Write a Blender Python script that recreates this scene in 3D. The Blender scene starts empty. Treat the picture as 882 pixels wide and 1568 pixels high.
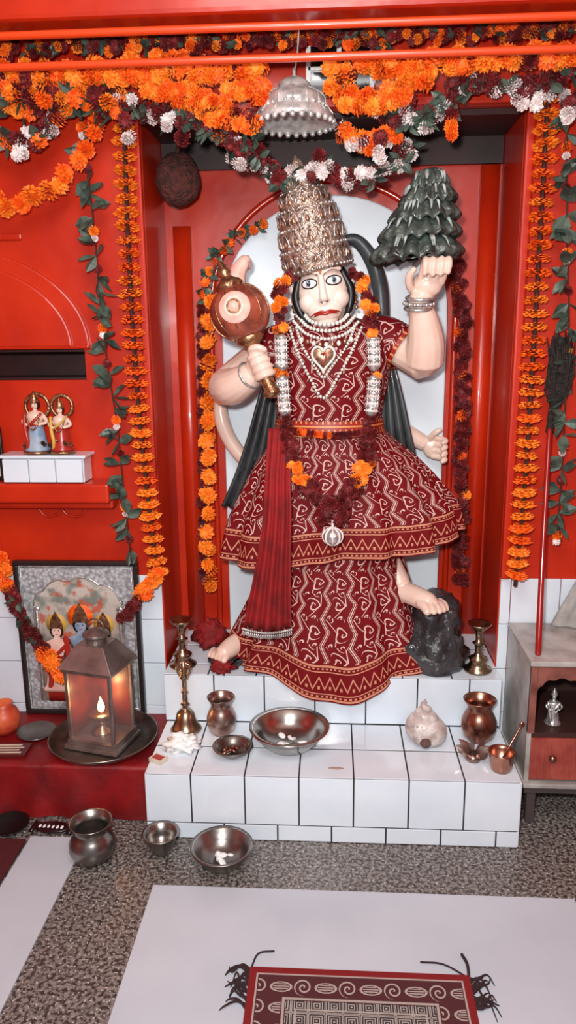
import bpy, math, random
from mathutils import Matrix, Vector, Euler, noise
random.seed(7)
R=random.random
def U(a,b): return a+(b-a)*random.random()
COL=bpy.context.collection
sc=bpy.context.scene
sc.view_settings.view_transform='Standard'

# ---------------------------------------------------------------- colour / nodes
def c(r,g,b):
    f=lambda v:(v/255/12.92) if v<=10 else ((v/255+.055)/1.055)**2.4
    return (f(r),f(g),f(b),1)
class E:
    def __init__(s,nt,k): s.nt=nt; s.k=k
    def op(s,o,*a):
        n=s.nt.nodes.new('ShaderNodeMath'); n.operation=o
        for i,v in enumerate((s,)+a):
            if isinstance(v,E): s.nt.links.new(v.k,n.inputs[i])
            else: n.inputs[i].default_value=v
        return E(s.nt,n.outputs[0])
    def __add__(s,o): return s.op('ADD',o)
    def __sub__(s,o): return s.op('SUBTRACT',o)
    def __mul__(s,o): return s.op('MULTIPLY',o)
    def __truediv__(s,o): return s.op('DIVIDE',o)
    def frac(s): return s.op('FRACT')
    def abs(s): return s.op('ABSOLUTE')
    def lt(s,o): return s.op('LESS_THAN',o)
    def gt(s,o): return s.op('GREATER_THAN',o)
    def mx(s,o): return s.op('MAXIMUM',o)
    def mn(s,o): return s.op('MINIMUM',o)
    def sin(s): return s.op('SINE')
    def sqrt(s): return s.op('SQRT')
    def atan2(s,o): return s.op('ARCTAN2',o)
def newmat(name):
    m=bpy.data.materials.new(name); m.use_nodes=True
    nt=m.node_tree; b=nt.nodes['Principled BSDF']; return m,nt,b
def coords(nt,kind='Object'):
    t=nt.nodes.new('ShaderNodeTexCoord'); return t.outputs[kind]
def sep(nt,s):
    n=nt.nodes.new('ShaderNodeSeparateXYZ'); nt.links.new(s,n.inputs[0]); return [E(nt,o) for o in n.outputs]
def mixc(nt,f,a,b):
    n=nt.nodes.new('ShaderNodeMix'); n.data_type='RGBA'
    def put(i,v):
        if isinstance(v,E): nt.links.new(v.k,n.inputs[i])
        elif hasattr(v,'is_linked'): nt.links.new(v,n.inputs[i])
        else: n.inputs[i].default_value=v
    put(0,f); put(6,a); put(7,b); return n.outputs[2]
def noisetex(nt,scale,detail=3,co=None):
    n=nt.nodes.new('ShaderNodeTexNoise'); n.inputs['Scale'].default_value=scale; n.inputs['Detail'].default_value=detail
    if co is None: co=coords(nt)
    nt.links.new(co,n.inputs['Vector']); return E(nt,n.outputs[0])
def bump(nt,b,h,strength=.3,dist=.01):
    n=nt.nodes.new('ShaderNodeBump'); n.inputs['Strength'].default_value=strength; n.inputs['Distance'].default_value=dist
    nt.links.new(h.k,n.inputs['Height']); nt.links.new(n.outputs[0],b.inputs['Normal'])
def M(name,col,rough=.5,metal=0,col2=None,nscale=20,bs=0,bscale=60,bdist=.004,coat=0,spec=.5,sheen=0):
    m,nt,b=newmat(name)
    b.inputs['Base Color'].default_value=col; b.inputs['Roughness'].default_value=rough; b.inputs['Metallic'].default_value=metal
    b.inputs['Coat Weight'].default_value=coat; b.inputs['Coat Roughness'].default_value=.08
    b.inputs['Specular IOR Level'].default_value=spec
    b.inputs['Sheen Weight'].default_value=sheen
    if col2 is not None:
        n=noisetex(nt,nscale); f=((n-.35)*3.0).mx(0).mn(1)
        nt.links.new(mixc(nt,f,col,col2),b.inputs['Base Color'])
    if bs: bump(nt,b,noisetex(nt,bscale,2),bs,bdist)
    return m
RED=M('red_gloss_paint',c(196,44,10),.34,col2=c(176,32,8),nscale=5,bs=.25,bscale=9,bdist=.01,coat=.22)
DARKRED=M('dark_red_paint',c(150,20,12),.35,coat=.3)
SHADOWRED=M('painted_recess_shade',c(52,12,10),.5,col2=c(26,8,8),nscale=9)  # wall red darkened so the recesses carry their shade in the colour
TILE=M('white_glazed_tile',c(224,232,240),.12,col2=c(214,224,234),nscale=6,coat=.3)
GROUT=M('dark_grout',c(44,42,42),.9)
SLABW=M('white_marble_slab',c(228,238,244),.3,col2=c(216,228,238),nscale=4)
FLOORW=M('white_floor_marble',c(192,198,206),.35,col2=c(180,187,196),nscale=3)
SKIN=M('painted_marble_skin',c(234,204,188),.28,col2=c(226,190,172),nscale=12,coat=.3)
BLACK=M('black_paint',c(14,12,14),.4)
WHITE=M('white_paint',c(240,240,238),.3)
LIP=M('red_lip_paint',c(168,44,36),.3)
GOLD=M('antique_gold',c(196,150,110),.32,.85,col2=c(120,80,60),nscale=60,bs=.6,bscale=110)
CROWN=M('crown_gilt',c(208,184,168),.36,.7,col2=c(100,72,60),nscale=70,bs=.9,bscale=130,bdist=.006)
CRGOLD=M('crown_rose_gold',c(196,152,124),.34,.75,col2=c(116,78,62),nscale=80)
BRASS=M('brass',c(190,166,136),.27,1,col2=c(140,118,96),nscale=15)
STEEL=M('steel',c(204,200,194),.22,1,col2=c(160,152,146),nscale=10)
DSTEEL=M('dull_steel',c(160,154,148),.3,.95,col2=c(116,110,106),nscale=14)
LANT=M('lantern_steel',c(164,152,146),.32,.75,col2=c(116,104,100),nscale=14)
COPPER=M('copper',c(196,142,120),.28,1,col2=c(142,94,78),nscale=14)
ROSEM=M('rose_bronze',c(200,172,160),.3,.95,col2=c(140,114,106),nscale=14)
SILVER=M('silver',c(226,224,220),.32,.75,col2=c(160,158,156),nscale=70,bs=.4,bscale=90)
PEARL=M('pearl',c(222,218,210),.2)
ORANGE=M('marigold_orange',c(255,120,20),.6,col2=c(240,76,10),nscale=60)
YEL=M('marigold_yellow',c(255,150,38),.6,col2=c(252,112,22),nscale=60)
MAROON=M('rose_maroon',c(128,24,26),.65,col2=c(74,12,16),nscale=50)
LEAF=M('leaf_green',c(84,100,86),.45,col2=c(40,52,46),nscale=30)
WFLOW=M('white_petal',c(236,230,228),.5,col2=c(216,188,184),nscale=60)
THREAD=M('garland_thread',c(60,30,24),.8)
ROCK=M('painted_rock',c(66,64,66),.38,col2=c(30,30,32),nscale=14,bs=.7,bscale=30,bdist=.02,coat=.3)
MOUNT=M('mountain_paint',c(78,88,82),.3,col2=c(20,25,24),nscale=26,bs=.8,bscale=40,bdist=.012,coat=.5)
MOUNTL=M('mountain_painted_glint',c(180,188,184),.35,col2=c(76,84,80),nscale=50)
SHAWL=M('shawl_slate',c(72,76,78),.4,col2=c(40,44,46),nscale=10,coat=.2)
VELVET=M('red_velvet',c(146,12,16),.8,col2=c(108,8,12),nscale=16,bs=.2,bscale=200)
TCLOTH=M('red_table_cloth',c(140,14,18),.5,col2=c(100,8,12),nscale=9,bs=.4,bscale=20,bdist=.01)
CREAM=M('cream_card',c(226,214,190),.5,col2=c(196,186,170),nscale=20)
PINKW=M('pink_paint',c(228,172,156),.4,col2=c(240,200,186),nscale=30)
BLUEG=M('blue_grey_paint',c(110,136,166),.5,col2=c(170,180,190),nscale=25)
WOODR=M('red_laminate',c(170,80,68),.35,col2=c(136,54,46),nscale=18)
MARB=M('cream_marble',c(186,182,176),.25,col2=c(136,128,122),nscale=10)
DBROWN=M('dark_coir',c(52,40,36),.9,col2=c(20,16,14),nscale=60,bs=1,bscale=120,bdist=.01)
MACE=M('mace_painted',c(180,90,66),.28,.1,col2=c(110,52,42),nscale=18,coat=.5)

def granite():
    m,nt,b=newmat('speckled_granite')
    co=coords(nt)
    n1=noisetex(nt,105,4,co); n2=noisetex(nt,150,2,co); n3=noisetex(nt,6,2,co)
    base=mixc(nt,((n1-.42)*6).mx(0).mn(1),c(46,41,40),c(136,128,122))
    base=mixc(nt,n2.gt(.64),base,c(200,194,188))
    base=mixc(nt,n3*.25,base,c(94,84,78))
    nt.links.new(base,b.inputs['Base Color']); b.inputs['Roughness'].default_value=.35
    return m
GRAN=granite()

def spiral(fu,fv,turns,rad,duty=.42):
    r=(fu*fu+fv*fv).sqrt(); th=fv.atan2(fu)/(2*math.pi)
    return (r*turns-th).frac().lt(duty)*r.lt(rad)
def fabric():
    m,nt,b=newmat('bandhani_fabric')
    uv=coords(nt,'UV'); u,v,_=sep(nt,uv)
    wn=(noisetex(nt,9,2,uv)-.5)*.22
    P=u/.088+wn; Q=v/.068+wn
    wob=((Q.frac()-.5).abs()*4-1)*.13
    e=((P+wob).frac()-.5).abs()
    vine=e.gt(.478).mx(e.gt(.425)*e.lt(.441))
    fu=(P+wob).frac()-.5
    row=(Q*.5).frac().gt(.5)
    sgn=(row*2-1)
    fv=(Q.frac()-.5)*.8
    sp=spiral((fu*sgn)+.07,fv*sgn,5.5,.26,.24)
    tail=((fu*sgn*1.0-.17-fv*.5).abs().lt(.017))*(fv.abs().lt(.38))
    fv2=((Q+.5).frac()-.5)*.8
    sp2=spiral(fu*sgn-.2,fv2,7.0,.12,.32)
    sp3=spiral(fu*sgn+.24,fv2,8.0,.09,.32)
    pat=vine.mx(sp).mx(sp2).mx(tail).mx(sp3)
    inb=v.lt(.095)
    w=v/.095
    lines=((w-.06).abs().lt(.026)).mx((w-.2).abs().lt(.014)).mx((w-.78).abs().lt(.014)).mx((w-.93).abs().lt(.028))
    tri=((u/.03).frac()-.5).abs()*2
    zz=((w-.32-tri*.32).abs().lt(.036))
    dots=((u/.012).frac().lt(.5))*((w-.13).abs().lt(.025)).mx((w-.86).abs().lt(.02)*((u/.012).frac().lt(.5)))
    small=((((u/.03+.5).frac()-.5).abs()).lt(.1))*((w-.36).abs().lt(.045))
    bord=lines.mx(zz).mx(dots).mx(small)
    f=pat*(inb*(-1)+1)+bord*inb
    base=mixc(nt,noisetex(nt,20,2,uv),c(94,3,10),c(122,8,16))
    pc=mixc(nt,inb,c(214,180,170),c(200,136,108))
    nt.links.new(mixc(nt,f,base,pc),b.inputs['Base Color'])
    b.inputs['Roughness'].default_value=.65; b.inputs['Specular IOR Level'].default_value=.2
    bump(nt,b,f,.25,.002)
    return m
FAB=fabric()
def trimmat():
    m,nt,b=newmat('gold_red_trim')
    uv=coords(nt,'UV'); u,v,_=sep(nt,uv)
    f=((u/.018).frac()-.5).abs().lt(.16)*((v/.03).frac()-.5).abs().lt(.25)
    f=f.mx(((v/.03).frac()-.5).abs().gt(.42))
    nt.links.new(mixc(nt,f,c(150,26,20),c(214,140,80)),b.inputs['Base Color']); b.inputs['Roughness'].default_value=.5
    return m
TRIM=trimmat()
def rugmat():
    m,nt,b=newmat('rug_weave')
    co=coords(nt); x,y,_=sep(nt,co)
    dx=(x.abs()*(-1))+.24; dy=(y.abs()*(-1))+.40; d=dx.mn(dy)
    P=(x/.048).frac()-.5; Q=((y-.012)/.052).frac()-.5
    alt=((x/.096).frac().gt(.5)); sgn=alt*2-1
    scr=spiral(P*sgn,Q,4.2,.42,.32)
    oval=(P*P*.8+Q*Q*3).sqrt()
    ov=((oval-.40).abs().lt(.05)).mx((oval.lt(.32))*((Q*9).frac().lt(.45)))
    scr=scr*alt+ov*(alt*(-1)+1)
    F=((x/.036).frac()-.5).abs().mx(((y/.036).frac()-.5).abs())
    fret=((F*7).frac().lt(.4))
    band=(d.gt(.022))*(d.lt(.074)); inner=d.gt(.084)
    ln=((d-.018).abs().lt(.002)).mx((d-.079).abs().lt(.0028)).mx((d-.105).abs().lt(.002))
    base=mixc(nt,d.gt(.018),c(120,12,16),c(74,28,32)); base=mixc(nt,inner,base,c(48,44,46))
    f=(band*scr).mx(inner*fret).mx(ln)
    nt.links.new(mixc(nt,f*.82,base,c(176,164,156)),b.inputs['Base Color']); b.inputs['Roughness'].default_value=.95
    bump(nt,b,noisetex(nt,400,2,co),.5,.003)
    return m
RUG=rugmat()
def emis(name,col,s):
    m,nt,b=newmat(name); b.inputs['Base Color'].default_value=col
    b.inputs['Emission Color'].default_value=col; b.inputs['Emission Strength'].default_value=s; return m
FLAME=emis('flame',(1,.5,.15,1),22)
def glass():
    m,nt,b=newmat('thin_glass'); b.inputs['Base Color'].default_value=c(200,180,176); b.inputs['Alpha'].default_value=.10; b.inputs['Roughness'].default_value=.05
    return m
GLASS=glass()

# ---------------------------------------------------------------- geometry helpers
def empty(name,loc=(0,0,0)):
    o=bpy.data.objects.new(name,None); COL.objects.link(o); o.location=loc; o.empty_display_size=.05; return o
def par(o,p):
    if p is not None:
        o.parent=p; o.matrix_parent_inverse=Matrix.Translation(-Vector(p.location))
class G:
    def __init__(s): s.v=[];s.f=[];s.m=[]
    def add(s,vf,mi=0,mat=None):
        v,f=vf; o=len(s.v)
        if mat is None: s.v+= [tuple(p) for p in v]
        else: s.v+=[tuple(mat@Vector(p)) for p in v]
        s.f+=[tuple(i+o for i in q) for q in f]; s.m+=[mi]*len(f); return s
    def obj(s,name,mats,parent=None,smooth=True,bevel=0,bseg=2):
        me=bpy.data.meshes.new(name); me.from_pydata(s.v,[],s.f)
        for m in (mats if isinstance(mats,(list,tuple)) else [mats]): me.materials.append(m)
        me.polygons.foreach_set('material_index',s.m)
        me.polygons.foreach_set('use_smooth',[smooth]*len(s.f)); me.update()
        o=bpy.data.objects.new(name,me); COL.objects.link(o); par(o,parent)
        if bevel:
            b=o.modifiers.new('b','BEVEL'); b.width=bevel; b.segments=bseg; b.limit_method='ANGLE'
        return o
def box(x0,x1,y0,y1,z0,z1):
    v=[(x,y,z) for x in(x0,x1) for y in(y0,y1) for z in(z0,z1)]
    return v,[(0,1,3,2),(4,6,7,5),(0,4,5,1),(2,3,7,6),(0,2,6,4),(1,5,7,3)]
def ball(ce=(0,0,0),r=(1,1,1),nu=16,nv=10,rot=None):
    if not isinstance(r,(tuple,list)): r=(r,r,r)
    v=[];f=[]
    for j in range(nv+1):
        t=math.pi*j/nv
        for i in range(nu):
            p=2*math.pi*i/nu
            q=Vector((r[0]*math.sin(t)*math.cos(p),r[1]*math.sin(t)*math.sin(p),r[2]*math.cos(t)))
            if rot is not None: q=rot@q
            v.append(q+Vector(ce))
    for j in range(nv):
        for i in range(nu):
            a=j*nu+i;b=j*nu+(i+1)%nu; f.append((a,a+nu,b+nu,b))
    return v,f
def lathe(prof,n=32,ce=(0,0,0)):
    v=[];f=[]
    for r,z in prof:
        for i in range(n):
            a=2*math.pi*i/n; v.append((ce[0]+r*math.cos(a),ce[1]+r*math.sin(a),ce[2]+z))
    for j in range(len(prof)-1):
        for i in range(n):
            a=j*n+i;b=j*n+(i+1)%n; f.append((a,b,b+n,a+n))
    return v,f
def cat(pts,n=8):
    P=[Vector(p) for p in pts]
    if len(P)<3:
        return [P[0].lerp(P[-1],i/n) for i in range(n+1)]
    P=[P[0]*2-P[1]]+P+[P[-1]*2-P[-2]]; out=[]
    for i in range(1,len(P)-2):
        for k in range(n):
            t=k/n; a,b,c_,d=P[i-1],P[i],P[i+1],P[i+2]
            out.append(.5*((2*b)+(c_-a)*t+(2*a-5*b+4*c_-d)*t*t+(3*b-a-3*c_+d)*t**3))
    out.append(P[-2]); return out
def resample(pts,sp):
    out=[pts[0].copy()]; acc=0
    for i in range(1,len(pts)):
        a,b=pts[i-1],pts[i]; L=(b-a).length
        while acc+L>=sp and L>1e-9:
            t=(sp-acc)/L; a=a.lerp(b,t); out.append(a.copy()); L=(b-a).length; acc=0
        acc+=L
    return out
def tube(pts,r,n=10,sub=6,cap=True):
    if isinstance(r,(int,float)): r=[r]*len(pts)
    q=cat(pts,sub)
    rr=cat([(a,0,0) for a in r],sub); rr=[max(a.x,.0005) for a in rr]
    v=[];f=[]; T=(q[1]-q[0]).normalized(); up=Vector((0,0,1)) if abs(T.z)<.9 else Vector((1,0,0))
    N=(up-T*up.dot(T)).normalized()
    rings=[]
    if cap: rings.append((q[0]-T*rr[0]*.6,rr[0]*.55,T))
    for i,p in enumerate(q):
        t=(q[min(i+1,len(q)-1)]-q[max(i-1,0)]).normalized(); rings.append((p,rr[i],t))
    if cap: t=rings[-1][2]; rings.append((q[-1]+t*rr[-1]*.6,rr[-1]*.55,t))
    for p,ra,t in rings:
        N=(N-t*N.dot(t)); N=N.normalized() if N.length>1e-6 else t.orthogonal().normalized()
        B=t.cross(N)
        for k in range(n):
            a=2*math.pi*k/n; v.append(p+N*ra*math.cos(a)+B*ra*math.sin(a))
    m=len(rings)
    for j in range(m-1):
        for k in range(n):
            a=j*n+k;b=j*n+(k+1)%n; f.append((a,b,b+n,a+n))
    if cap: f.append(tuple(range(n-1,-1,-1))); f.append(tuple((m-1)*n+k for k in range(n)))
    return v,f
def grid(name,P,UV,mats,parent=None,solid=0):
    rows=len(P);cols=len(P[0]); v=[p for r in P for p in r]; f=[]
    for i in range(rows-1):
        for j in range(cols-1): f.append((i*cols+j,i*cols+j+1,(i+1)*cols+j+1,(i+1)*cols+j))
    me=bpy.data.meshes.new(name); me.from_pydata([tuple(x) for x in v],[],f); me.materials.append(mats)
    uvl=me.uv_layers.new(name='UVMap')
    fl=[q for r in UV for q in r]
    for l in me.loops: uvl.data[l.index].uv=fl[l.vertex_index]
    for p in me.polygons: p.use_smooth=True
    o=bpy.data.objects.new(name,me); COL.objects.link(o); par(o,parent)
    if solid:
        s=o.modifiers.new('s','SOLIDIFY'); s.thickness=solid; s.offset=0
    return o
def loftgrid(name,keys,mat,parent,N=144,sub=6,nf=0,amp=lambda z:0,phase=0,zfun=None,circ=1.8,vtop=None):
    a=cat([k[:3] for k in keys],sub); b=cat([(k[3],k[4],0) for k in keys],sub)
    P=[];UV=[]
    L=[0]
    for i in range(1,len(a)): L.append(L[-1]+math.hypot(a[i].x-a[i-1].x,b[i].x-b[i-1].x))
    for i,(p,q) in enumerate(zip(a,b)):
        row=[];uvr=[]
        for j in range(N+1):
            th=2*math.pi*j/N+math.pi/2
            A=amp(p.x)
            k=1+A*(math.cos(nf*th+phase+.6*math.sin(3*th))+.4*math.cos((nf*2-3)*th+1.3))
            z=p.x+(zfun(th,(L[i]/L[-1])) if zfun else 0)
            row.append((p.y+q.x*k*math.cos(th),p.z+q.y*k*math.sin(th),z))
            uvr.append((j/N*circ,L[-1]-L[i]+(vtop or 0)))
        P.append(row);UV.append(uvr)
    return grid(name,P,UV,mat,parent)
def arrow(d):
    return Vector(d).to_track_quat('Z','Y').to_matrix().to_4x4()

# flowers
def ruffle(layers,n=9,ru=.16):
    v=[];f=[]
    for (r,z,dz) in layers:
        o=len(v); v.append((0,0,z)); ph=U(0,6)
        for i in range(n):
            a=2*math.pi*i/n+ph; v.append((r*.55*math.cos(a),r*.55*math.sin(a),z+dz*.55+U(-.04,.04)))
        m=2*n
        for i in range(m):
            a=2*math.pi*i/m+ph; k=r*(1.0 if i%2 else .80)*U(.88,1.06)
            v.append((k*math.cos(a),k*math.sin(a),z+dz+(ru if i%2 else -ru)*.6+U(-.05,.05)))
        for i in range(n):
            f.append((o,o+1+i,o+1+(i+1)%n))
            q=o+1+n+2*i; q1=o+1+n+(2*i+1); q2=o+1+n+(2*i+2)%m
            f.append((o+1+i,q,q1)); f.append((o+1+i,q1,o+1+(i+1)%n)); f.append((o+1+(i+1)%n,q1,q2))
    return v,f
POMS=[ruffle([(.62,.42,.12),(.86,.22,.08),(1,.0,-.05),(.85,-.2,-.2),(.6,-.4,-.25)]) for _ in range(5)]
DISC=[ruffle([(.74,.32,-.06),(.95,.20,-.10),(1.06,.08,-.14),(.9,.0,-.2)],10,.11) for _ in range(5)]
def leafm():
    v=[(0,0,0),(.22,.05,.3),(.3,.08,.55),(.18,.05,.82),(0,0,1.05),(-.18,.05,.82),(-.3,.08,.55),(-.22,.05,.3),(0,-.05,.3),(0,-.07,.55),(0,-.05,.82)]
    f=[(0,1,8),(1,2,9,8),(2,3,10,9),(3,4,10),(4,5,10),(5,6,9,10),(6,7,8,9),(7,0,8)]
    return v,f
LEAFM=leafm()
FM=[ORANGE,YEL,MAROON,LEAF,WFLOW,THREAD,SILVER]
def rm(s,loc,axis=None,tilt=.5):
    if axis is None: rot=Euler((U(0,6.3),U(0,6.3),U(0,6.3))).to_matrix().to_4x4()
    else: rot=arrow(Vector(axis)+Vector((U(-tilt,tilt),U(-tilt,tilt),U(-tilt,tilt))))@Matrix.Rotation(U(0,6.3),4,'Z')
    return Matrix.Translation(Vector(loc))@rot@Matrix.Scale(s,4)
def flower(g,loc,s,kind,axis=None):
    if kind=='o': g.add(random.choice(POMS),0 if R()<.75 else 1,rm(s,loc,axis))
    elif kind=='y': g.add(random.choice(POMS),1,rm(s,loc,axis))
    elif kind=='r': g.add(random.choice(POMS),2,rm(s,loc,axis))
    elif kind=='w': g.add(random.choice(POMS),4,rm(s*.9,loc,axis))
    elif kind=='l':
        for k in range(3):
            d=Vector((U(-1,1),U(-.7,.1),U(-.9,.6)))
            g.add(LEAFM,3,Matrix.Translation(Vector(loc))@arrow(d)@Matrix.Rotation(U(0,6.3),4,'Z')@Matrix.Scale(s*1.8,4))

# ================================================================= ROOM
g=G()
for b in [(-1.9,-.538,2.25,2.52,0,1.255),(-1.9,-.538,2.25,2.52,1.345,2.8),(-.74,-.538,2.25,2.52,1.255,1.345),(-1.9,-.74,2.44,2.52,1.255,1.345),
          (.515,1.9,2.25,2.52,0,2.8),(-.538,.515,2.25,2.52,1.978,2.8),(-1.9,1.9,2.52,2.62,0,2.8)]:
    g.add(box(*b))
g.obj('wall_back',RED,smooth=False)
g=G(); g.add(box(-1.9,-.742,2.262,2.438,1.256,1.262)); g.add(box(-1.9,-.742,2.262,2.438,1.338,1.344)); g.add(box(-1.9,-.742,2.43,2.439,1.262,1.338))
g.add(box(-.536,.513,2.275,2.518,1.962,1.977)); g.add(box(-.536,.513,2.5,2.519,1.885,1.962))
g.obj('trim_shade_liner',SHADOWRED,smooth=False)  # added dark sheets: painted shade inside the slot and under the lintel
G().add(box(-2,-1.9,-1.6,2.62,0,2.8)).obj('wall_left',RED,smooth=False)
G().add(box(1.9,2,-1.6,2.62,0,2.8)).obj('wall_right',RED,smooth=False)
G().add(box(-2,2,-1.6,2.62,2.8,2.9)).obj('ceiling',M('ceiling_paint',c(225,215,205),.8),smooth=False)
G().add(box(-2,2,-1.6,2.62,-.1,0)).obj('floor',GRAN,smooth=False)
G().add(box(-.458,.605,.2,1.645,0,.004)).obj('floor_marble_inlay',FLOORW,smooth=False,bevel=.002)
G().add(box(-.85,-.69,.2,1.82,0,.004)).obj('floor_marble_strip',FLOORW,smooth=False)
G().add(box(-1.5,-.855,.3,1.80,0,.012)).obj('floor_mat',M('dark_red_mat',c(74,10,18),.9,bs=.5,bscale=200),smooth=False,bevel=.004)
g=G()
g.add(box(-.562,-.538,2.225,2.25,.645,2.0)); g.add(box(.515,.54,2.225,2.25,.645,2.0)); g.add(box(-.562,.54,2.225,2.25,1.978,2.003))
g.obj('trim_alcove',RED,smooth=False,bevel=.006)
g=G()
g.add(box(-.51,-.455,2.495,2.52,.357,1.72)); g.add(box(.45,.505,2.495,2.52,.357,1.88))
arc=[(-.4,2.515,.36),(-.4,2.515,1.45)]+[(-.005+.395*math.cos(math.pi-t*math.pi/12),2.515,1.45+.40*math.sin(t*math.pi/12)) for t in range(0,13)]+[(.39,2.515,1.45),(.39,2.515,.36)]
g.add(tube(arc,.010,8,3))
g.obj('trim_arch',RED)
g=G(); g.add(box(-.075,.11,2.235,2.25,2.01,2.13),0)
for x in (-.07,.012,.1): g.add(box(x-.006,x+.006,2.225,2.235,2.012,2.128),1)
g.add(box(-.07,.1,2.225,2.235,2.07,2.078),1)
g.obj('window_1',[M('dark_pane',c(20,18,20),.15,coat=.5),WHITE],smooth=False)
g=G()
for k,(rx,rz,dy) in enumerate([(.41,.285,.014),(.36,.245,.024)]):
    cx=-1.13; n=36; v=[];f=[]
    for y in (2.25-dy,2.25):
        for i in range(n+1):
            a=math.pi*i/n; v.append((cx+rx*math.cos(a),y,1.352+rz*math.sin(a)))
    f.append(tuple(range(n+1))[::-1])
    for i in range(n): f.append((i,i+1,n+2+i,n+1+i))
    f.append((0,n+1,2*n+1,n))
    g.add((v,f))
g.add(box(-1.9,-.72,2.228,2.25,1.346,1.358)); g.add(box(-1.9,-.9,2.24,2.25,1.655,1.675))
g.obj('trim_arch_relief',RED,smooth=False,bevel=.006)
g=G()
g.add(tube([(-.92,2.245,.86),(-.9,2.245,.835),(-.86,2.245,.84),(-.845,2.245,.855),(-.83,2.245,.84),(-.79,2.245,.835),(-.76,2.245,.875)],.004,8))
g.obj('trim_scroll',RED)
G().add(box(-1.6,-.665,2.15,2.25,.895,.955)).add(box(-1.6,-.665,2.19,2.25,.87,.9)).obj('wall_shelf',RED,smooth=False,bevel=.008)
def tiles(g,x0,x1,z0,z1,y,t=.15,axis='y',off=0,th=.008,gap=.0020,gy=None):
    gy=gap if gy is None else gy
    xs=[]; x=x1+off
    while x>x0: xs.append((max(x-t,x0),min(x,x1))); x-=t
    zs=[]; z=z1
    while z>z0+.002: zs.append((max(z-t,z0),z)); z-=t
    for a,b in xs:
        if b-a<.006: continue
        for p,q in zs:
            j=U(-.0006,.0006)
            if axis=='y': g.add(box(a+gap,b-gap,y-th+j,y,p+gy,q-gy))
            else: g.add(box(a+gap,b-gap,p+gy,q-gy,y,y+th+j))
g=G(); tiles(g,-1.9,-.54,0,.645,2.248,gap=.0013); tiles(g,.517,1.9,0,.645,2.248,gap=.0013)
g.obj('trim_wainscot_tiles',TILE,smooth=False,bevel=.0015)
# ------------- tiled steps
p=empty('tiled_platform',(0,2.0,0))
g=G(); g.add(box(-.516,.506,1.838,2.142,0,.1985)); g.add(box(-.521,.511,2.138,2.519,0,.3555)); g.obj('core',GROUT,p,smooth=False)
g=G()
tiles(g,-.52,.51,.05,.2,1.843); tiles(g,-.52,.51,0,.05,1.843,off=.09)
tiles(g,-.52,.51,1.836,2.136,.192,axis='z',gy=.0032)
tiles(g,-.525,.515,.2,.357,2.143,off=.06,t=.157)
tiles(g,-.525,.515,2.136,2.516,.349,axis='z',gy=.0032)
for (a,b,z0,z1) in [(1.836,1.986,0,.05),(1.986,2.13,0,.05),(1.836,1.986,.05,.2),(1.986,2.13,.05,.2),(2.14,2.24,.2,.357)]:
    g.add(box(.504,.512,a+.0016,b-.0016,z0+.0016,z1-.0016))
g.obj('tiles',TILE,p,smooth=False,bevel=.0012)
g=G(); g.add(ball((.012,1.885,.2005),(.022,.007,.001),20,6)); g.obj('ghee_smear',M('ghee_smear',c(176,150,130),.4))
# ------------- beams, pipes
G().add(box(-1.9,1.9,1.98,2.1,2.122,2.4)).obj('lintel_beam',RED,smooth=False,bevel=.012)
for nm,z in (('curtain_rod',2.093),('curtain_rod.001',2.024)):
    g=G(); g.add(tube([(-1.9,2.0,z),(0,2.0,z+.003),(1.9,2.0,z+.002)],.0095,12,4)); g.obj(nm,M('orange_rod_paint',c(222,70,24),.3,coat=.5))

# ================================================================= IDOL
H=empty('hanuman_idol',(0,2.3,.357))
def archslab(name,cx,hw,zb,zs,rise,y0,y1,mat,parent):
    n=32; out=[(cx-hw,zb)]+[(cx-hw*math.cos(math.pi*i/n),zs+rise*math.sin(math.pi*i/n)) for i in range(n+1)]+[(cx+hw,zb)]
    v=[(x,y0,z) for x,z in out]+[(x,y1,z) for x,z in out]; m=len(out)
    f=[tuple(range(m)),tuple(range(2*m-1,m-1,-1))]+[(i,i+m,(i+1)%m+m,(i+1)%m) for i in range(m)]
    return G().add((v,f)).obj(name,mat,parent,smooth=False,bevel=.006)
archslab('backing_slab',.0,.36,.358,1.44,.36,2.475,2.515,SLABW,H)
g=G()
def fing(pts,r): g.add(tube(pts,[r*1.05]*(len(pts)-1)+[r*.8],8,4))
g.add(tube([(0,2.31,.7),(0,2.31,1.0),(-.01,2.31,1.25),(-.02,2.3,1.36),(-.03,2.27,1.46)],[.10,.10,.11,.075,.045],16,5))
g.add(tube([(.08,2.31,1.35),(.15,2.30,1.365),(.215,2.27,1.325),(.262,2.235,1.302)],[.06,.056,.05,.056],16,6))
g.add(tube([(.262,2.235,1.302),(.262,2.21,1.36),(.25,2.185,1.42),(.236,2.17,1.46),(.245,2.165,1.49)],[.058,.053,.041,.031,.032],16,6))
g.add(ball((.258,2.17,1.512),(.042,.026,.036),16,12))
for i,(x,l) in enumerate([(.238,.9),(.259,1.0),(.280,.95),(.299,.8)]):
    fing([(x-.004,2.165,1.515),(x+.002,2.142,1.545),(x+.006,2.123,1.568+.006*l),(x+.006,2.107,1.558),(x+.004,2.108,1.553-.022*l)],.0094)
fing([(.226,2.165,1.49),(.206,2.142,1.505),(.203,2.125,1.53),(.215,2.115,1.548)],.0105)
g.add(tube([(-.08,2.31,1.35),(-.16,2.30,1.35),(-.25,2.28,1.29),(-.322,2.25,1.232)],[.06,.058,.054,.052],16,6))
g.add(tube([(-.322,2.25,1.232),(-.29,2.20,1.236),(-.25,2.165,1.258),(-.228,2.145,1.276)],[.054,.053,.044,.034],16,6))
S0=Vector((-.256,2.12,1.44)); S1=Vector((-.188,2.105,1.27)); sd=(S1-S0).normalized()
hc=S0+(S1-S0)*.84
g.add(ball(hc+Vector((-.018,.03,-.004)),(.03,.028,.038),14,10))
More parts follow.
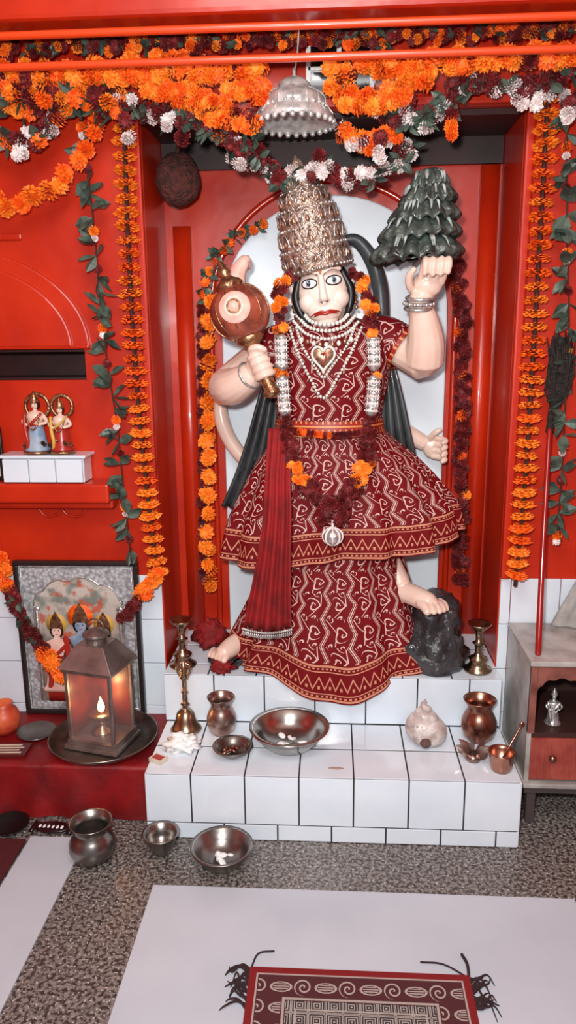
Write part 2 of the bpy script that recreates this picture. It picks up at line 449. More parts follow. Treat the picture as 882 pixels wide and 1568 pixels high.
sx=sd.cross(Vector((0,1,0))).normalized(); sy=sd.cross(sx)
for i in range(4):
    ce=hc+sd*(-.030+.0195*i); rr=.0235
    fing([ce+sx*rr*math.cos(a)+sy*rr*math.sin(a) for a in [math.radians(d) for d in ((200-5*i),150,95,45,0,-35+6*i)]],.0085)
fing([hc+Vector((-.03,.02,.03)),hc+Vector((-.026,-.012,.045)),hc+Vector((-.006,-.026,.05)),hc+Vector((.014,-.024,.044))],.010)
g.add(tube([(.06,2.33,.86),(.13,2.31,.75),(.185,2.27,.67),(.212,2.24,.62)],[.07,.05,.036,.032],14,6))
FZ=.028
g.add(tube([(.205,2.245,.60),(.24,2.215,.60),(.285,2.17,.592),(.30,2.158,.588)],[.032,.033,.031,.025],14,6))
for i,(a,b,r) in enumerate([(.275,2.128,.0145),(.295,2.128,.011),(.312,2.135,.0105),(.326,2.145,.010),(.337,2.158,.0095)]):
    fing([(a-.012,b+.03,.562+FZ),(a,b+.008,.558+FZ),(a+.006,b-.012,.548+FZ)],r)
g.add(tube([(-.1,2.3,.75),(-.2,2.29,.55),(-.26,2.28,.46),(-.29,2.26,.43)],[.07,.05,.036,.032],14,6))
g.add(tube([(-.28,2.27,.425),(-.32,2.22,.415),(-.345,2.18,.405)],[.032,.032,.027],14,6))
for i in range(5): fing([(-.325-.013*i,2.19+.008*i,.406),(-.332-.013*i,2.165+.009*i,.404),(-.336-.013*i,2.148+.009*i,.398)],.0125-.001*i)
g.add(tube([(.17,2.43,1.10),(.25,2.44,1.06),(.295,2.44,1.035)],[.034,.03,.026],12,5))
g.add(ball((.318,2.435,1.025),(.03,.022,.038),12,10))
for i in range(4):
    z=1.055-.020*i; fing([(.32,2.425,z),(.345,2.41,z-.002),(.357,2.395,z-.006),(.345,2.385,z-.012)],.0092)
fing([(.31,2.42,1.055),(.325,2.405,1.075),(.34,2.4,1.085)],.0095)
body=g.obj('body',SKIN,H)
r_=body.modifiers.new('r','REMESH'); r_.mode='VOXEL'; r_.voxel_size=.0034; r_.use_smooth_shade=True
s_=body.modifiers.new('s','SMOOTH'); s_.iterations=2; s_.factor=.5
G().add(tube([(-.36,2.43,1.21),(-.362,2.42,1.13),(-.335,2.42,1.05),(-.28,2.42,.98),(-.2,2.42,.95)],[.018,.024,.025,.023,.02],12)).obj('tail',SKIN,H)
def torusring(g,ce,d,R0,r,mi=0,n=24):
    m=Matrix.Translation(Vector(ce))@arrow(d)
    pts=[m@Vector((R0*math.cos(2*math.pi*i/n),R0*math.sin(2*math.pi*i/n),0)) for i in range(n+1)]
    g.add(tube(pts,r,8,1,cap=False),mi)
def beads(g,pts,sp,r,mi=0,nu=8,nv=6):
    for p in resample(cat(pts,14),sp): g.add(ball(p,r,nu,nv),mi)
g=G()
for k,(o,rr) in enumerate([(0,.036),(.012,.0365),(-.012,.0355)]):
    ce=Vector((.2365,2.17,1.462))+Vector((.05,-.1,.35)).normalized()*o*1.2
    torusring(g,ce,(.0,-.2,1),rr,.0055)
for i in range(16):
    a=2*math.pi*i/16; g.add(ball((.2365+.041*math.cos(a),2.17+.041*math.sin(a),1.462+.008*math.sin(a)),.0055,8,6))
torusring(g,(-.236,2.152,1.270),(.5,-.4,.35),.038,.0045)
torusring(g,(-.2,2.292,1.325),(1,.1,-.6),.056,.006)
g.obj('bangles',SILVER,H)

# --- garments
loftgrid('bodice',[(1.442,-.03,2.28,.045,.045),(1.43,-.025,2.285,.085,.07),(1.405,-.015,2.295,.15,.092),(1.37,-.012,2.30,.186,.115),(1.32,-.012,2.30,.185,.13),(1.24,-.012,2.30,.175,.13),(1.17,-.014,2.30,.162,.122),(1.10,-.012,2.30,.155,.118)],
    FAB,H,N=120,sub=5,nf=9,amp=lambda z:.012,circ=1.05,vtop=.1)
loftgrid('upper_skirt',[(1.12,-.012,2.30,.15,.118),(1.07,-.005,2.30,.185,.13),(1.0,.005,2.30,.25,.145),(.92,.015,2.30,.305,.158),(.84,.022,2.30,.35,.168),(.75,.022,2.30,.368,.172)],
    FAB,H,N=220,sub=6,nf=15,amp=lambda z:.004+.05*max(0,(1.1-z))/.34,circ=2.1,
    zfun=lambda th,t:t*(.026*math.cos(th)-.03*max(0,-math.cos(th))-.03*max(0,-math.sin(th))**2+.010*math.cos(4*th)))
def lowz(th,t):
    fr=max(0,math.cos(th+math.pi/2-.09)); return -(.088*fr**7)*max(0,(t-.55)/.45) + .010*t*math.cos(6*th)*(1-fr**2)
loftgrid('lower_skirt',[(.86,.0,2.30,.20,.13),(.76,.0,2.30,.21,.14),(.66,.0,2.30,.225,.15),(.56,-.002,2.295,.26,.165),(.46,-.006,2.29,.305,.185),(.372,-.006,2.285,.345,.19)],
    FAB,H,N=220,sub=6,nf=11,amp=lambda z:.014+.036*max(0,(.86-z))/.5,circ=1.8,phase=1,zfun=lowz)
def tubegrid(name,pts,r,mat,parent,circ=.35,n=28,sub=5,v0=.1):
    q=cat(pts,sub); rr=[a.x for a in cat([(a,0,0) for a in r],sub)]
    P=[];UV=[];N=Vector((0,-1,0)); L=0
    for i,p_ in enumerate(q):
        t=(q[min(i+1,len(q)-1)]-q[max(i-1,0)]).normalized(); N=(N-t*N.dot(t)).normalized(); B=t.cross(N)
        if i: L+=(q[i]-q[i-1]).length
        P.append([p_+N*rr[i]*math.cos(2*math.pi*k/n)+B*rr[i]*math.sin(2*math.pi*k/n) for k in range(n+1)])
        UV.append([(k/n*circ,v0+L) for k in range(n+1)])
    return grid(name,P,UV,mat,parent)
tubegrid('sleeve_right',[(.09,2.305,1.365),(.15,2.30,1.365),(.2,2.28,1.34)],[.064,.068,.066],FAB,H)
tubegrid('sleeve_left',[(-.09,2.305,1.36),(-.16,2.30,1.345),(-.215,2.285,1.31)],[.064,.068,.064],FAB,H)
tubegrid('sleeve_trim_right',[(.196,2.282,1.342),(.206,2.278,1.336)],[.068,.068],TRIM,H)
loftgrid('waist_band',[(1.135,-.012,2.30,.162,.128),(1.115,-.012,2.30,.166,.132),(1.09,-.01,2.30,.168,.134)],TRIM,H,N=80,sub=3,circ=1.1)
def strip(name,rows,mat,parent,folds=5,amp=.008,n=36,solid=.003):
    q=cat([(a,b,y) for a,b,y,z in rows],8); zz=cat([(z,0,0) for *_,z in rows],8)
    P=[];UV=[]
    for i,(k,z) in enumerate(zip(q,zz)):
        t=i/(len(q)-1); row=[];u=[]
        for j in range(n+1):
            s=j/n; row.append((k.x+(k.y-k.x)*s,k.z-amp*(.35+t)*math.cos(2*math.pi*folds*s+.8*math.sin(3*t))-.012*math.sin(math.pi*s),z.x-.008*math.sin(math.pi*s)*t))
            u.append((s*.1,t*.3))
        P.append(row);UV.append(u)
    return grid(name,P,UV,mat,parent,solid)
strip('velvet_sash',[(-.185,-.115,2.15,1.12),(-.192,-.12,2.10,1.0),(-.196,-.117,2.075,.9),(-.208,-.118,2.065,.8),(-.23,-.12,2.07,.69),(-.262,-.12,2.075,.545)],VELVET,H,folds=4,amp=.006,n=60)
g=G()
for k in range(26):
    s=k/25; g.add(ball((-.262+.142*s,2.062-.012*math.sin(math.pi*s),.540-.008*math.sin(math.pi*s)),(.0045,.0045,.0045),8,6))
    g.add(ball((-.262+.142*s,2.062-.012*math.sin(math.pi*s),.528-.008*math.sin(math.pi*s)),(.003,.003,.007),8,6))
g.obj('sash_bead_trim',SILVER,H)
strip('shawl_left',[(-.20,-.15,2.36,1.30),(-.235,-.15,2.35,1.18),(-.27,-.16,2.35,1.06),(-.31,-.18,2.36,.95),(-.36,-.22,2.38,.84)],SHAWL,H,folds=4,amp=.01,solid=.008)
strip('shawl_right',[(.14,.17,2.36,1.34),(.135,.205,2.35,1.22),(.13,.235,2.35,1.10),(.135,.26,2.36,1.0),(.14,.285,2.38,.93)],SHAWL,H,folds=4,amp=.01,solid=.008)
G().add(tube([(.0,2.37,1.64),(.06,2.37,1.655),(.105,2.36,1.61),(.135,2.34,1.53),(.145,2.33,1.43)],[.012,.018,.022,.024,.022],12)).obj('shawl_loop',SHAWL,H)

# --- head
HM=Matrix.Translation((-.03,2.245,1.497))@Matrix.Rotation(math.radians(-8),4,'Y')@Matrix.Rotation(math.radians(4),4,'X')
def sk(x,z,rx=.079,ry=.084,rz=.098): return -ry*math.sqrt(max(0,1-(x/rx)**2-(z/rz)**2))
g=G()
g.add(ball((0,0,0),(.079,.084,.098),28,20),0,HM)
g.add(ball((0,-.045,-.048),(.05,.045,.036),24,16),0,HM)
g.add(ball((0,-.045,-.075),(.034,.034,.022),20,12),0,HM)
g.add(ball((.042,-.045,-.02),(.03,.034,.03),16,12),0,HM); g.add(ball((-.042,-.045,-.02),(.03,.034,.03),16,12),0,HM)
g.add(tube([(0,-.078,.052),(0,-.090,.018),(0,-.101,-.014)],[.008,.0095,.0125],12,5),0,HM)
g.add(ball((-.010,-.092,-.018),(.0075,.009,.0065)),0,HM); g.add(ball((.010,-.092,-.018),(.0075,.009,.0065)),0,HM)
g.add(tube([(-.055,-.06,.058),(-.03,-.078,.064),(-.01,-.08,.056)],.006,8),0,HM); g.add(tube([(.055,-.06,.058),(.03,-.078,.064),(.01,-.08,.056)],.006,8),0,HM)
for s in (-1,1):
    g.add(ball((.085*s,.0,.02),(.012,.02,.03),14,10,Matrix.Rotation(.3*s,3,'Y')),0,HM)
    g.add(ball((.087*s,.0,-.008),(.009,.012,.014),12,8),0,HM)
head=g.obj('head',M('face_paint',c(242,222,210),.3,col2=c(236,206,192),nscale=14,coat=.2),H)
r_=head.modifiers.new('r','REMESH'); r_.mode='VOXEL'; r_.voxel_size=.0025; r_.use_smooth_shade=True
s_=head.modifiers.new('s','SMOOTH'); s_.iterations=4
g=G()
g.add(ball((0,.018,.0),(.088,.082,.100),24,16),0,HM)
for s in (-1,1):
    g.add(tube([(.06*s,-.035,.05),(.078*s,-.038,.0),(.070*s,-.044,-.045),(.052*s,-.044,-.078)],[.01,.012,.011,.006],10),0,HM)
g.obj('hair',BLACK,H)
g=G()
for s in (-1,1):
    ex=.034*s; ez=.030; ey=sk(ex,ez)
    g.add(ball((ex,ey-.001,ez),(.0250,.008,.0145),20,12,Matrix.Rotation(.4*s,3,'Z')),1,HM)
    g.add(ball((ex,ey-.003,ez),(.0222,.008,.0118),20,12,Matrix.Rotation(.4*s,3,'Z')),0,HM)
    g.add(ball((ex-.001,ey-.0082,ez+.001),(.0092,.0042,.0098),16,10),4,HM)
    g.add(ball((ex-.001,ey-.0098,ez+.001),(.0068,.0036,.0072),16,10),1,HM)
    g.add(ball((ex-.004,ey-.0130,ez+.004),(.0018,.0012,.0018),8,6),0,HM)
    br=[(.010*s,-.0,.050),(.028*s,-.0,.066),(.050*s,0,.062),(.066*s,0,.042)]
    g.add(tube([(x,sk(x,z)-.006+ (0.006 if abs(x)>.05 else 0),z) for x,_,z in br],[.002,.0036,.003,.0012],8),1,HM)
mp=[(-.043,-.064,-.058),(-.03,-.082,-.052),(-.012,-.0925,-.048),(0,-.0935,-.050),(.012,-.0925,-.048),(.03,-.082,-.052),(.043,-.064,-.058)]
g.add(tube(mp,[.0012,.0028,.0036,.003,.0036,.0028,.0012],8),2,HM)
g.add(tube([(x*.9,y+.001,z-.005) for x,y,z in mp],[.001,.0026,.0038,.0042,.0038,.0026,.001],8),2,HM)
g.add(tube([(-.009,-.103,-.021),(-.006,-.105,-.024)],.0016,6),1,HM); g.add(tube([(.009,-.103,-.021),(.006,-.105,-.024)],.0016,6),1,HM)
g.add(tube([(-.006,-.086,.052),(-.006,-.083,.067),(-.005,-.078,.078)],.0018,6),0,HM); g.add(tube([(.006,-.086,.052),(.006,-.083,.067),(.005,-.078,.078)],.0018,6),0,HM)
g.add(tube([(0,-.088,.052),(0,-.084,.072)],.0025,6),3,HM)
g.obj('facial_features',[WHITE,BLACK,LIP,ORANGE,BLUEG],H)
# crown
g=G()
prof=[(.090,.04),(.104,.044),(.107,.055),(.102,.064),(.1,.075),(.104,.085),(.106,.1),(.1,.112),(.099,.13),(.1,.15),(.094,.165),(.09,.18),(.091,.2),(.084,.215),(.077,.23),(.077,.25),(.068,.265),(.058,.28),(.056,.295),(.044,.31),(.03,.322),(.022,.335),(.018,.35),(.006,.362),(.0,.37)]
CM=HM@Matrix.Translation((-.002,.008,.018))@Matrix.Rotation(math.radians(-4),4,'Y')@Matrix.Diagonal((.94,.94,.96,1))
g.add(lathe(prof,48),0,CM)
def ring_of(g,z,r,n,fn):
    for i in range(n):
        a=2*math.pi*i/n; fn(g,CM@Matrix.Rotation(a,4,'Z')@Matrix.Translation((0,-r,z)),i)
for z,r,n,s in [(.052,.107,44,.0046),(.112,.103,40,.0044),(.17,.094,36,.0044),(.222,.083,30,.004),(.272,.064,22,.004),(.315,.04,14,.0036)]:
    ring_of(g,z,r,n,lambda g,m,i:g.add(ball((0,0,0),s,8,6),1,m))
def plate(h):
    def f(g,m,i):
        g.add(ball((0,.003,h*.5),(h*.34,.005,h*.52),12,8),0,m)
        g.add(ball((0,-.002,h*.42),(h*.15,.004,h*.22),10,8),2,m)
        g.add(ball((0,0,h*1.0),(h*.1,.004,h*.14),8,6),2,m)
        g.add(tube([(-h*.34,.002,h*.2),(-h*.27,-.001,h*.72),(0,-.001,h*1.08),(h*.27,-.001,h*.72),(h*.34,.002,h*.2)],.0018,6,4),1,m)
    return f
for z,r,n,h in [(.060,.102,15,.042),(.115,.099,14,.044),(.172,.089,13,.042),(.225,.075,11,.038),(.273,.054,8,.032)]:
    ring_of(g,z,r,n,plate(h))
g.obj('crown',[CROWN,SILVER,CRGOLD],H)
g=G()
for z0,w,d,r in [(1.425,.07,.018,.006),(1.412,.082,.022,.0055),(1.398,.094,.03,.005)]:
    beads(g,[(-.02-w,2.215,z0+.02),(-.02-w*.6,2.175,z0-d*.5),(-.02,2.16,z0-d),(-.02+w*.6,2.175,z0-d*.5),(-.02+w,2.215,z0+.02)],r*2.05,r,1)
for k in range(9):
    s=k/8; g.add(ball((-.02+(-.07+.14*s),2.176-.016*math.sin(math.pi*s),1.366-.014*math.sin(math.pi*s)),(.0065,.005,.008),8,6),3 if k%2 else 1)
beads(g,[(-.125,2.20,1.40),(-.10,2.165,1.33),(-.06,2.155,1.25),(-.028,2.15,1.205),(.005,2.155,1.25),(.05,2.165,1.33),(.08,2.20,1.40)],.0105,.0046,1)
beads(g,[(-.105,2.19,1.40),(-.085,2.165,1.345),(-.05,2.155,1.29),(-.028,2.15,1.262),(-.006,2.155,1.29),(.035,2.165,1.345),(.06,2.19,1.40)],.0095,.004,1)
hp=[]
for i in range(24):
    t=2*math.pi*i/24; hp.append((-.028+.0021*16*math.sin(t)**3*.95,2.148,1.318+.0021*(13*math.cos(t)-5*math.cos(2*t)-2*math.cos(3*t)-math.cos(4*t))*1.15))
v=[(x,2.153,z) for x,y,z in hp]+[(-.028,2.138,1.315)]
g.add((v,[(i,(i+1)%24,24) for i in range(24)]),3); g.add(tube(hp+[hp[0]],.0035,6,2,cap=False),1)
for i in range(0,24,2): g.add(ball(hp[i],.0045,8,6),1)
g.add(tube([(-.035,2.138,1.325),(-.024,2.136,1.33),(-.022,2.136,1.315),(-.03,2.136,1.30)],.0025,6),2)
g.obj('necklaces',[GOLD,PEARL,LIP,CRGOLD],H)
g=G()
for s in (-1,1):
    for k in range(3): g.add(ball((.088*s,-.02,-.025-.014*k),.0075-.001*k,10,8),0,HM)
    torusring(g,tuple(HM@Vector((.088*s,-.018,-.0))),(1,0,0),.012,.003)
g.obj('earrings',GOLD,H)
# mace
g=G()
g.add(ball(S0,(.083,.083,.078),32,20),0)
for i in range(12):
    a=2*math.pi*i/12; m=Matrix.Translation(S0)@arrow(-sd)
    g.add(tube([m@Vector((.0825*math.sin(t)*math.cos(a),.0825*math.sin(t)*math.sin(a),.078*math.cos(t))) for t in (.25,.8,1.4,2.0,2.6)],.0022,6,4),1)
m=Matrix.Translation(S0)@arrow(-sd)
g.add(lathe([(.0,.15),(.006,.145),(.012,.125),(.02,.115),(.014,.105),(.022,.095),(.034,.088),(.04,.078),(.036,.07)],24),1,m)
g.add(lathe([(.036,-.066),(.04,-.078),(.026,-.09),(.019,-.1),(.02,-.15),(.018,-.22),(.024,-.228),(.024,-.24),(.0,-.25)],24),1,m)
mm=Matrix.Translation(S0)@arrow((-.08,-1,.18))
g.add(lathe([(.0,.092),(.011,.091),(.013,.087),(.02,.087),(.023,.089),(.028,.087),(.034,.079),(.04,.077),(.043,.072)],28),2,mm)
torusring(g,tuple(mm@Vector((0,0,.088))),(-.08,-1,.18),.017,.0028,1)
g.obj('mace',[MACE,GOLD,PINKW],H)
G().add(tube([(-.275,2.2,1.50),(-.272,2.21,1.55),(-.25,2.22,1.585),(-.245,2.23,1.57)],[.028,.025,.018,.012],10)).obj('mace_tassel',PINKW,H)
# mountain : overlapping drooping tiers of ridged foliage
g=G()
lay=[(.227,1.590,.122,.092,.062),(.235,1.640,.108,.085,.058),(.246,1.685,.093,.076,.054),(.254,1.728,.075,.064,.05),(.256,1.766,.052,.048,.046)]
for li,(x,z,rx,ry,h) in enumerate(lay):
    n=96; v=[];f=[]
    pr=[(0.02,1),(.3,.96),(.55,.82),(.78,.55),(.93,.25),(1.02,-.02),(1.04,-.14),(.97,-.2),(.8,-.1),(.5,0)]
    for j,(pr_,pz) in enumerate(pr):
        wj=min(1,j/5)
        for i in range(n):
            a=2*math.pi*i/n
            rid=abs(math.sin(8*a+li*.9)); k=1+.10*(rid-.5)*wj
            zz=z+h*pz-(.016*(1-rid)-.008)*wj + .0084*wj*math.cos(a)
            v.append((x+rx*k*pr_*math.cos(a),2.19+ry*k*pr_*math.sin(a),zz))
    K=len(pr)-1
    for j in range(K):
        for i in range(n):
            a=j*n+i;b=j*n+(i+1)%n; f.append((a,a+n,b+n,b))
    f.append(tuple((K*n+i) for i in range(n)))
    g.add((v,f))
    for q in range(6):
        a=-math.pi/2+U(-1.1,1.0)
        p0=Vector((x+rx*.76*math.cos(a),2.19+ry*.80*math.sin(a),z+h*.72)); p1=Vector((x+rx*.99*math.cos(a),2.19+ry*1.03*math.sin(a),z+h*.26))
        g.add(tube([p0,(p0+p1)/2+Vector((0,-.006,.006)),p1],[.0015,U(.003,.006),.0015],6,4),1)  # glints of the glossy tiers put in as pale streaks
g.obj('mountain',[MOUNT,MOUNTL],H)
def rock(name,ce,r,mat,parent,seed=0,flat=None,n=40):
    v,f=ball((0,0,0),(1,1,1),n,n//2)
    out=[]
    for p_ in v:
        d=noise.noise(p_*1.6+Vector((seed,0,0)))*.35+noise.noise(p_*4+Vector((0,seed,0)))*.2
        q=p_*(1+d); q=Vector((ce[0]+q.x*r[0],ce[1]+q.y*r[1],ce[2]+q.z*r[2]))
        q.z=max(q.z,.358)
        if flat: q.z=min(q.z,flat)
        out.append(q)
    return G().add((out,f)).obj(name,mat,parent)
rock('rock_right',(.315,2.27,.47),(.095,.11,.13),ROCK,H,3,.574)
rock('rock_right_base',(.29,2.24,.40),(.13,.09,.09),ROCK,H,5)
rock('rock_left',(-.335,2.25,.385),(.06,.09,.05),ROCK,H,8,.385)
# garlands worn by the idol
Wg=G()
def strand(pts,items):
    q=resample(cat(pts,14),.011); n=len(q)
    for i,p_ in enumerate(q):
        t=i/n; k=items(t)
        if k=='s': continue
        for _ in range(2 if k=='r' else 1): flower(Wg,p_+Vector((U(-.014,.014),U(-.006,.004),U(-.004,.004))),(.015 if k=='r' else .019)*U(.85,1.15),k)
def it(t):
    if t<.08 : return 'r'
    if .08<t<.15 or .22<t<.30: return 'y'
    if t<.40: return 'r'
    if .40<t<.45: return 'y'
    if t<.66: return 's'
    if t<.70: return 'y'
    if t<.94: return 's'
    return 'r'
Lp=[(-.10,2.2,1.56),(-.148,2.16,1.50),(-.146,2.145,1.40),(-.144,2.14,1.31),(-.141,2.14,1.22),(-.132,2.135,1.13)]
Rp=[(.06,2.2,1.55),(.092,2.16,1.50),(.106,2.145,1.40),(.113,2.14,1.31),(.112,2.14,1.22),(.103,2.135,1.13)]
strand(Lp,it); strand(Rp,it)
Vp=[(-.135,2.135,1.12),(-.125,2.12,1.06),(-.096,2.10,1.0),(-.052,2.085,.94),(0,2.08,.905),(.052,2.085,.95),(.085,2.10,1.0),(.10,2.12,1.06),(.105,2.135,1.12)]
q=resample(cat(Vp,14),.0095); n=len(q)
for i,p_ in enumerate(q):
    t=i/n; s=min(t,1-t)*2
    k='y' if (.40<s<.62) else 'r'
    for _ in range(3): flower(Wg,p_+Vector((U(-.02,.02),U(-.008,.004),U(-.015,.015))),.014*U(.9,1.2),k)
for _ in range(16): flower(Wg,(U(-.03,.03),2.065+U(-.01,.01),.895+U(-.03,.03)),.022,'r')
q=cat([(-.13,2.15,1.115),(-.06,2.14,1.105),(0,2.14,1.1),(.06,2.14,1.105),(.11,2.15,1.115)],10)
for p_ in resample(q,.012): flower(Wg,p_,.013,'r' if R()<.7 else 'o')
Wg.obj('worn_garland',FM,H,smooth=False)
g=G()
for P_ in (Lp,Rp):
    q=resample(cat(P_,14),.002); n=len(q)
    for (a,b) in ((.47,.65),(.71,.93)):
        seg=q[int(a*n):int(b*n)]
        g.add(tube([seg[0],seg[len(seg)//2],seg[-1]],.016,12,6),0)
        for k in range(0,len(seg),5):
            torusring(g,tuple(seg[k]),tuple(seg[-1]-seg[0]),.0175,.0032,k%2 ,16)
        for k in range(-2,3):
            off=Vector((k*.0075,-.0165+abs(k)*.003,0)); g.add(tube([seg[2]+off,seg[len(seg)//2]+off,seg[-3]+off],.0022,6,3),(k%2))
g.add(ball((0,2.055,.825),(.028,.028,.024),18,12),0);
for i in range(8):
    a=2*math.pi*i/8; g.add(tube([(.028*math.cos(a)*math.sin(t),2.055+.028*math.sin(a)*math.sin(t),.825+.026*math.cos(t)) for t in (.2,1,1.57,2.2,2.9)],.003,6,3),1)
g.add(tube([(0,2.06,.87),(0,2.056,.85)],.004,6),1)
g.obj('tinsel_tassels',[SILVER,WFLOW],H)

# ================================================================= GARLANDS
def discstring(name,pts,sp,s):
    g=G(); g.add(tube(pts,.006,6,6),5); q=resample(cat(pts,14),sp)
    for i,p_ in enumerate(q):
        d=(q[min(i+1,len(q)-1)]-q[max(i-1,0)]).normalized()
        g.add(random.choice(DISC),0 if R()<.4 else 1,rm(s*U(.94,1.06),p_,-d,.12))
    return g.obj(name,FM,smooth=False)
discstring('marigold_string',[(-.568,2.185,1.93),(-.574,2.185,1.6),(-.573,2.185,1.3),(-.562,2.185,1.0),(-.545,2.185,.76),(-.53,2.18,.64)],.036,.0355)
discstring('marigold_string.001',[(.555,2.185,1.97),(.557,2.185,1.6),(.558,2.185,1.2),(.557,2.185,.9),(.548,2.185,.64)],.036,.0355)
inl=[(-.20,2.44,1.71),(-.30,2.44,1.67),(-.37,2.445,1.58),(-.398,2.445,1.48),(-.405,2.445,1.3),(-.415,2.445,1.1),(-.42,2.445,.9),(-.43,2.445,.7),(-.43,2.445,.54)]
g=G(); q=resample(cat(inl,14),.0125)
for i,p_ in enumerate(q):
    ph=i%5
    if i<26: k='l' if i%3 else 'o'; s=.018
    elif ph in(0,1): k='y'; s=.029
    else: k='r'; s=.018
    flower(g,p_+Vector((U(-.008,.008)+(.006 if k=='y' else -.014),U(-.01,.005)-(.008 if k=='y' else 0),U(-.004,.004))),s*U(.9,1.1),k)
g.obj('arch_garland',FM,smooth=False)
inr=[(.25,2.44,1.72),(.34,2.44,1.64),(.385,2.445,1.54),(.40,2.445,1.42),(.41,2.445,1.2),(.42,2.445,.9),(.43,2.445,.56)]
g=G(); q=resample(cat(inr,14),.010)
for i,p_ in enumerate(q):
    flower(g,p_+Vector((U(-.016,.016),U(-.01,.005),U(-.004,.004))),.020*U(.9,1.2),'o' if i%13==0 else 'r')
g.obj('arch_garland.001',FM,smooth=False)
def leafstring(name,pts):
    g=G(); g.add(tube(pts,.002,6,6),5)
    for i,p_ in enumerate(resample(cat(pts,14),.033)):
        if i%8==3: flower(g,p_,.018,'o'); flower(g,p_+Vector((0,0,-.02)),.014,'w')
        elif i%8==6: flower(g,p_,.015,'r')
        else: flower(g,p_,.030,'l')
    return g.obj(name,FM,smooth=False)
leafstring('leaf_string',[(-.69,2.17,2.03),(-.675,2.18,1.83),(-.668,2.185,1.65),(-.665,2.185,1.49),(-.655,2.185,1.3),(-.637,2.185,1.128),(-.63,2.185,.95),(-.62,2.185,.74)])
leafstring('leaf_string.001',[(.60,2.17,1.95),(.63,2.185,1.62),(.65,2.185,1.4),(.655,2.185,1.2),(.66,2.185,1.0),(.66,2.185,.78)])
g=G()
def swag(pts,sp,kinds,s,jit=.015,n=1):
    q=resample(cat(pts,14),sp)
    for i,p_ in enumerate(q):
        for _ in range(n):
            flower(g,p_+Vector((U(-jit,jit),U(-jit,jit)*.6,U(-jit,jit))),s*U(.85,1.15),random.choice(kinds))
swag([(-1.0,2.13,2.115),(0,2.13,2.11),(.9,2.13,2.115)],.013,'rrrrloy',.016,.016,2)
swag([(-1.0,2.12,2.05),(-.6,2.11,2.045),(-.4,2.11,2.05),(-.19,2.12,2.03)],.015,'ooooyyr',.025,.022,2)
swag([(-1.0,2.12,2.005),(-.8,2.11,2.0),(-.6,2.11,1.99)],.022,'ooyrrl',.024,.02,2)
swag([(.0,2.12,2.03),(.2,2.11,2.04),(.45,2.12,2.05),(.95,2.12,2.06)],.015,'ooooyyr',.025,.018,2)
swag([(-.5,2.13,2.02),(-.38,2.11,1.985),(-.27,2.1,1.97),(-.19,2.12,2.0)],.013,'oooyy',.024,.02,2)
swag([(-.40,2.13,1.98),(-.3,2.11,1.93),(-.2,2.11,1.915)],.014,'ooyr',.024,.016,2)
swag([(.0,2.13,1.98),(.08,2.11,1.955),(.17,2.11,1.98),(.24,2.12,2.03)],.013,'oooyy',.024,.018,2)
swag([(-.6,2.15,2.0),(-.5,2.14,1.96),(-.44,2.14,1.94),(-.35,2.13,1.93),(-.27,2.13,1.88),(-.19,2.14,1.85)],.013,'rrrwll',.021,.018,2)
swag([(-.27,2.2,1.86),(-.2,2.19,1.82),(-.12,2.19,1.80),(-.06,2.2,1.81)],.013,'rrwwl',.021,.016,2)
swag([(-.06,2.2,1.82),(.0,2.2,1.80),(.08,2.19,1.79),(.16,2.19,1.82),(.2,2.18,1.87)],.012,'wrrwrlw',.022,.018,2)
swag([(.02,2.17,1.90),(.1,2.16,1.87),(.16,2.16,1.90)],.013,'oyorw',.024,.014,2)
swag([(.06,2.15,1.98),(.15,2.15,1.94),(.22,2.14,1.92),(.28,2.14,1.95),(.34,2.15,2.02)],.011,'rrwlrl',.022,.018,2)
swag([(.34,2.15,2.02),(.42,2.13,1.985),(.5,2.14,1.985),(.62,2.15,2.03)],.013,'rrrlw',.023,.016,2)
swag([(-.92,2.15,2.0),(-.8,2.14,1.98),(-.7,2.14,2.02),(-.6,2.14,1.96),(-.56,2.15,1.98)],.014,'ooyrl',.024,.018,2)
swag([(-.98,2.16,1.96),(-.88,2.15,1.90),(-.79,2.15,1.91),(-.70,2.16,1.99)],.013,'rrlrow',.023,.016,2)
swag([(-.96,2.16,1.78),(-.88,2.15,1.73),(-.80,2.15,1.76),(-.74,2.15,1.80),(-.68,2.16,1.87),(-.62,2.16,1.96)],.040,'oooy',.032,.008,1)
swag([(.56,2.15,1.98),(.6,2.15,1.95),(.66,2.15,1.93)],.014,'rwr',.024,.01,1)
for (x,z,k) in [(-.43,1.93,'w'),(-.25,1.83,'w'),(-.84,1.86,'w'),(-.55,1.9,'w'),(.12,1.84,'w'),(.24,1.9,'w'),(.47,1.96,'w'),(.52,1.955,'w'),(.6,1.91,'w'),(.30,1.89,'o'),(-.04,1.80,'w'),(-.3,1.9,'o'),(.62,1.93,'w'),(.19,1.93,'w'),(-.40,1.89,'r')]:
    for _ in range(3): flower(g,(x+U(-.01,.01),2.13+U(-.01,.01),z+U(-.014,.014)),.022,k)
    flower(g,(x,2.13,z+.035),.024,'r')
g.obj('festoon_garlands',FM,smooth=False)

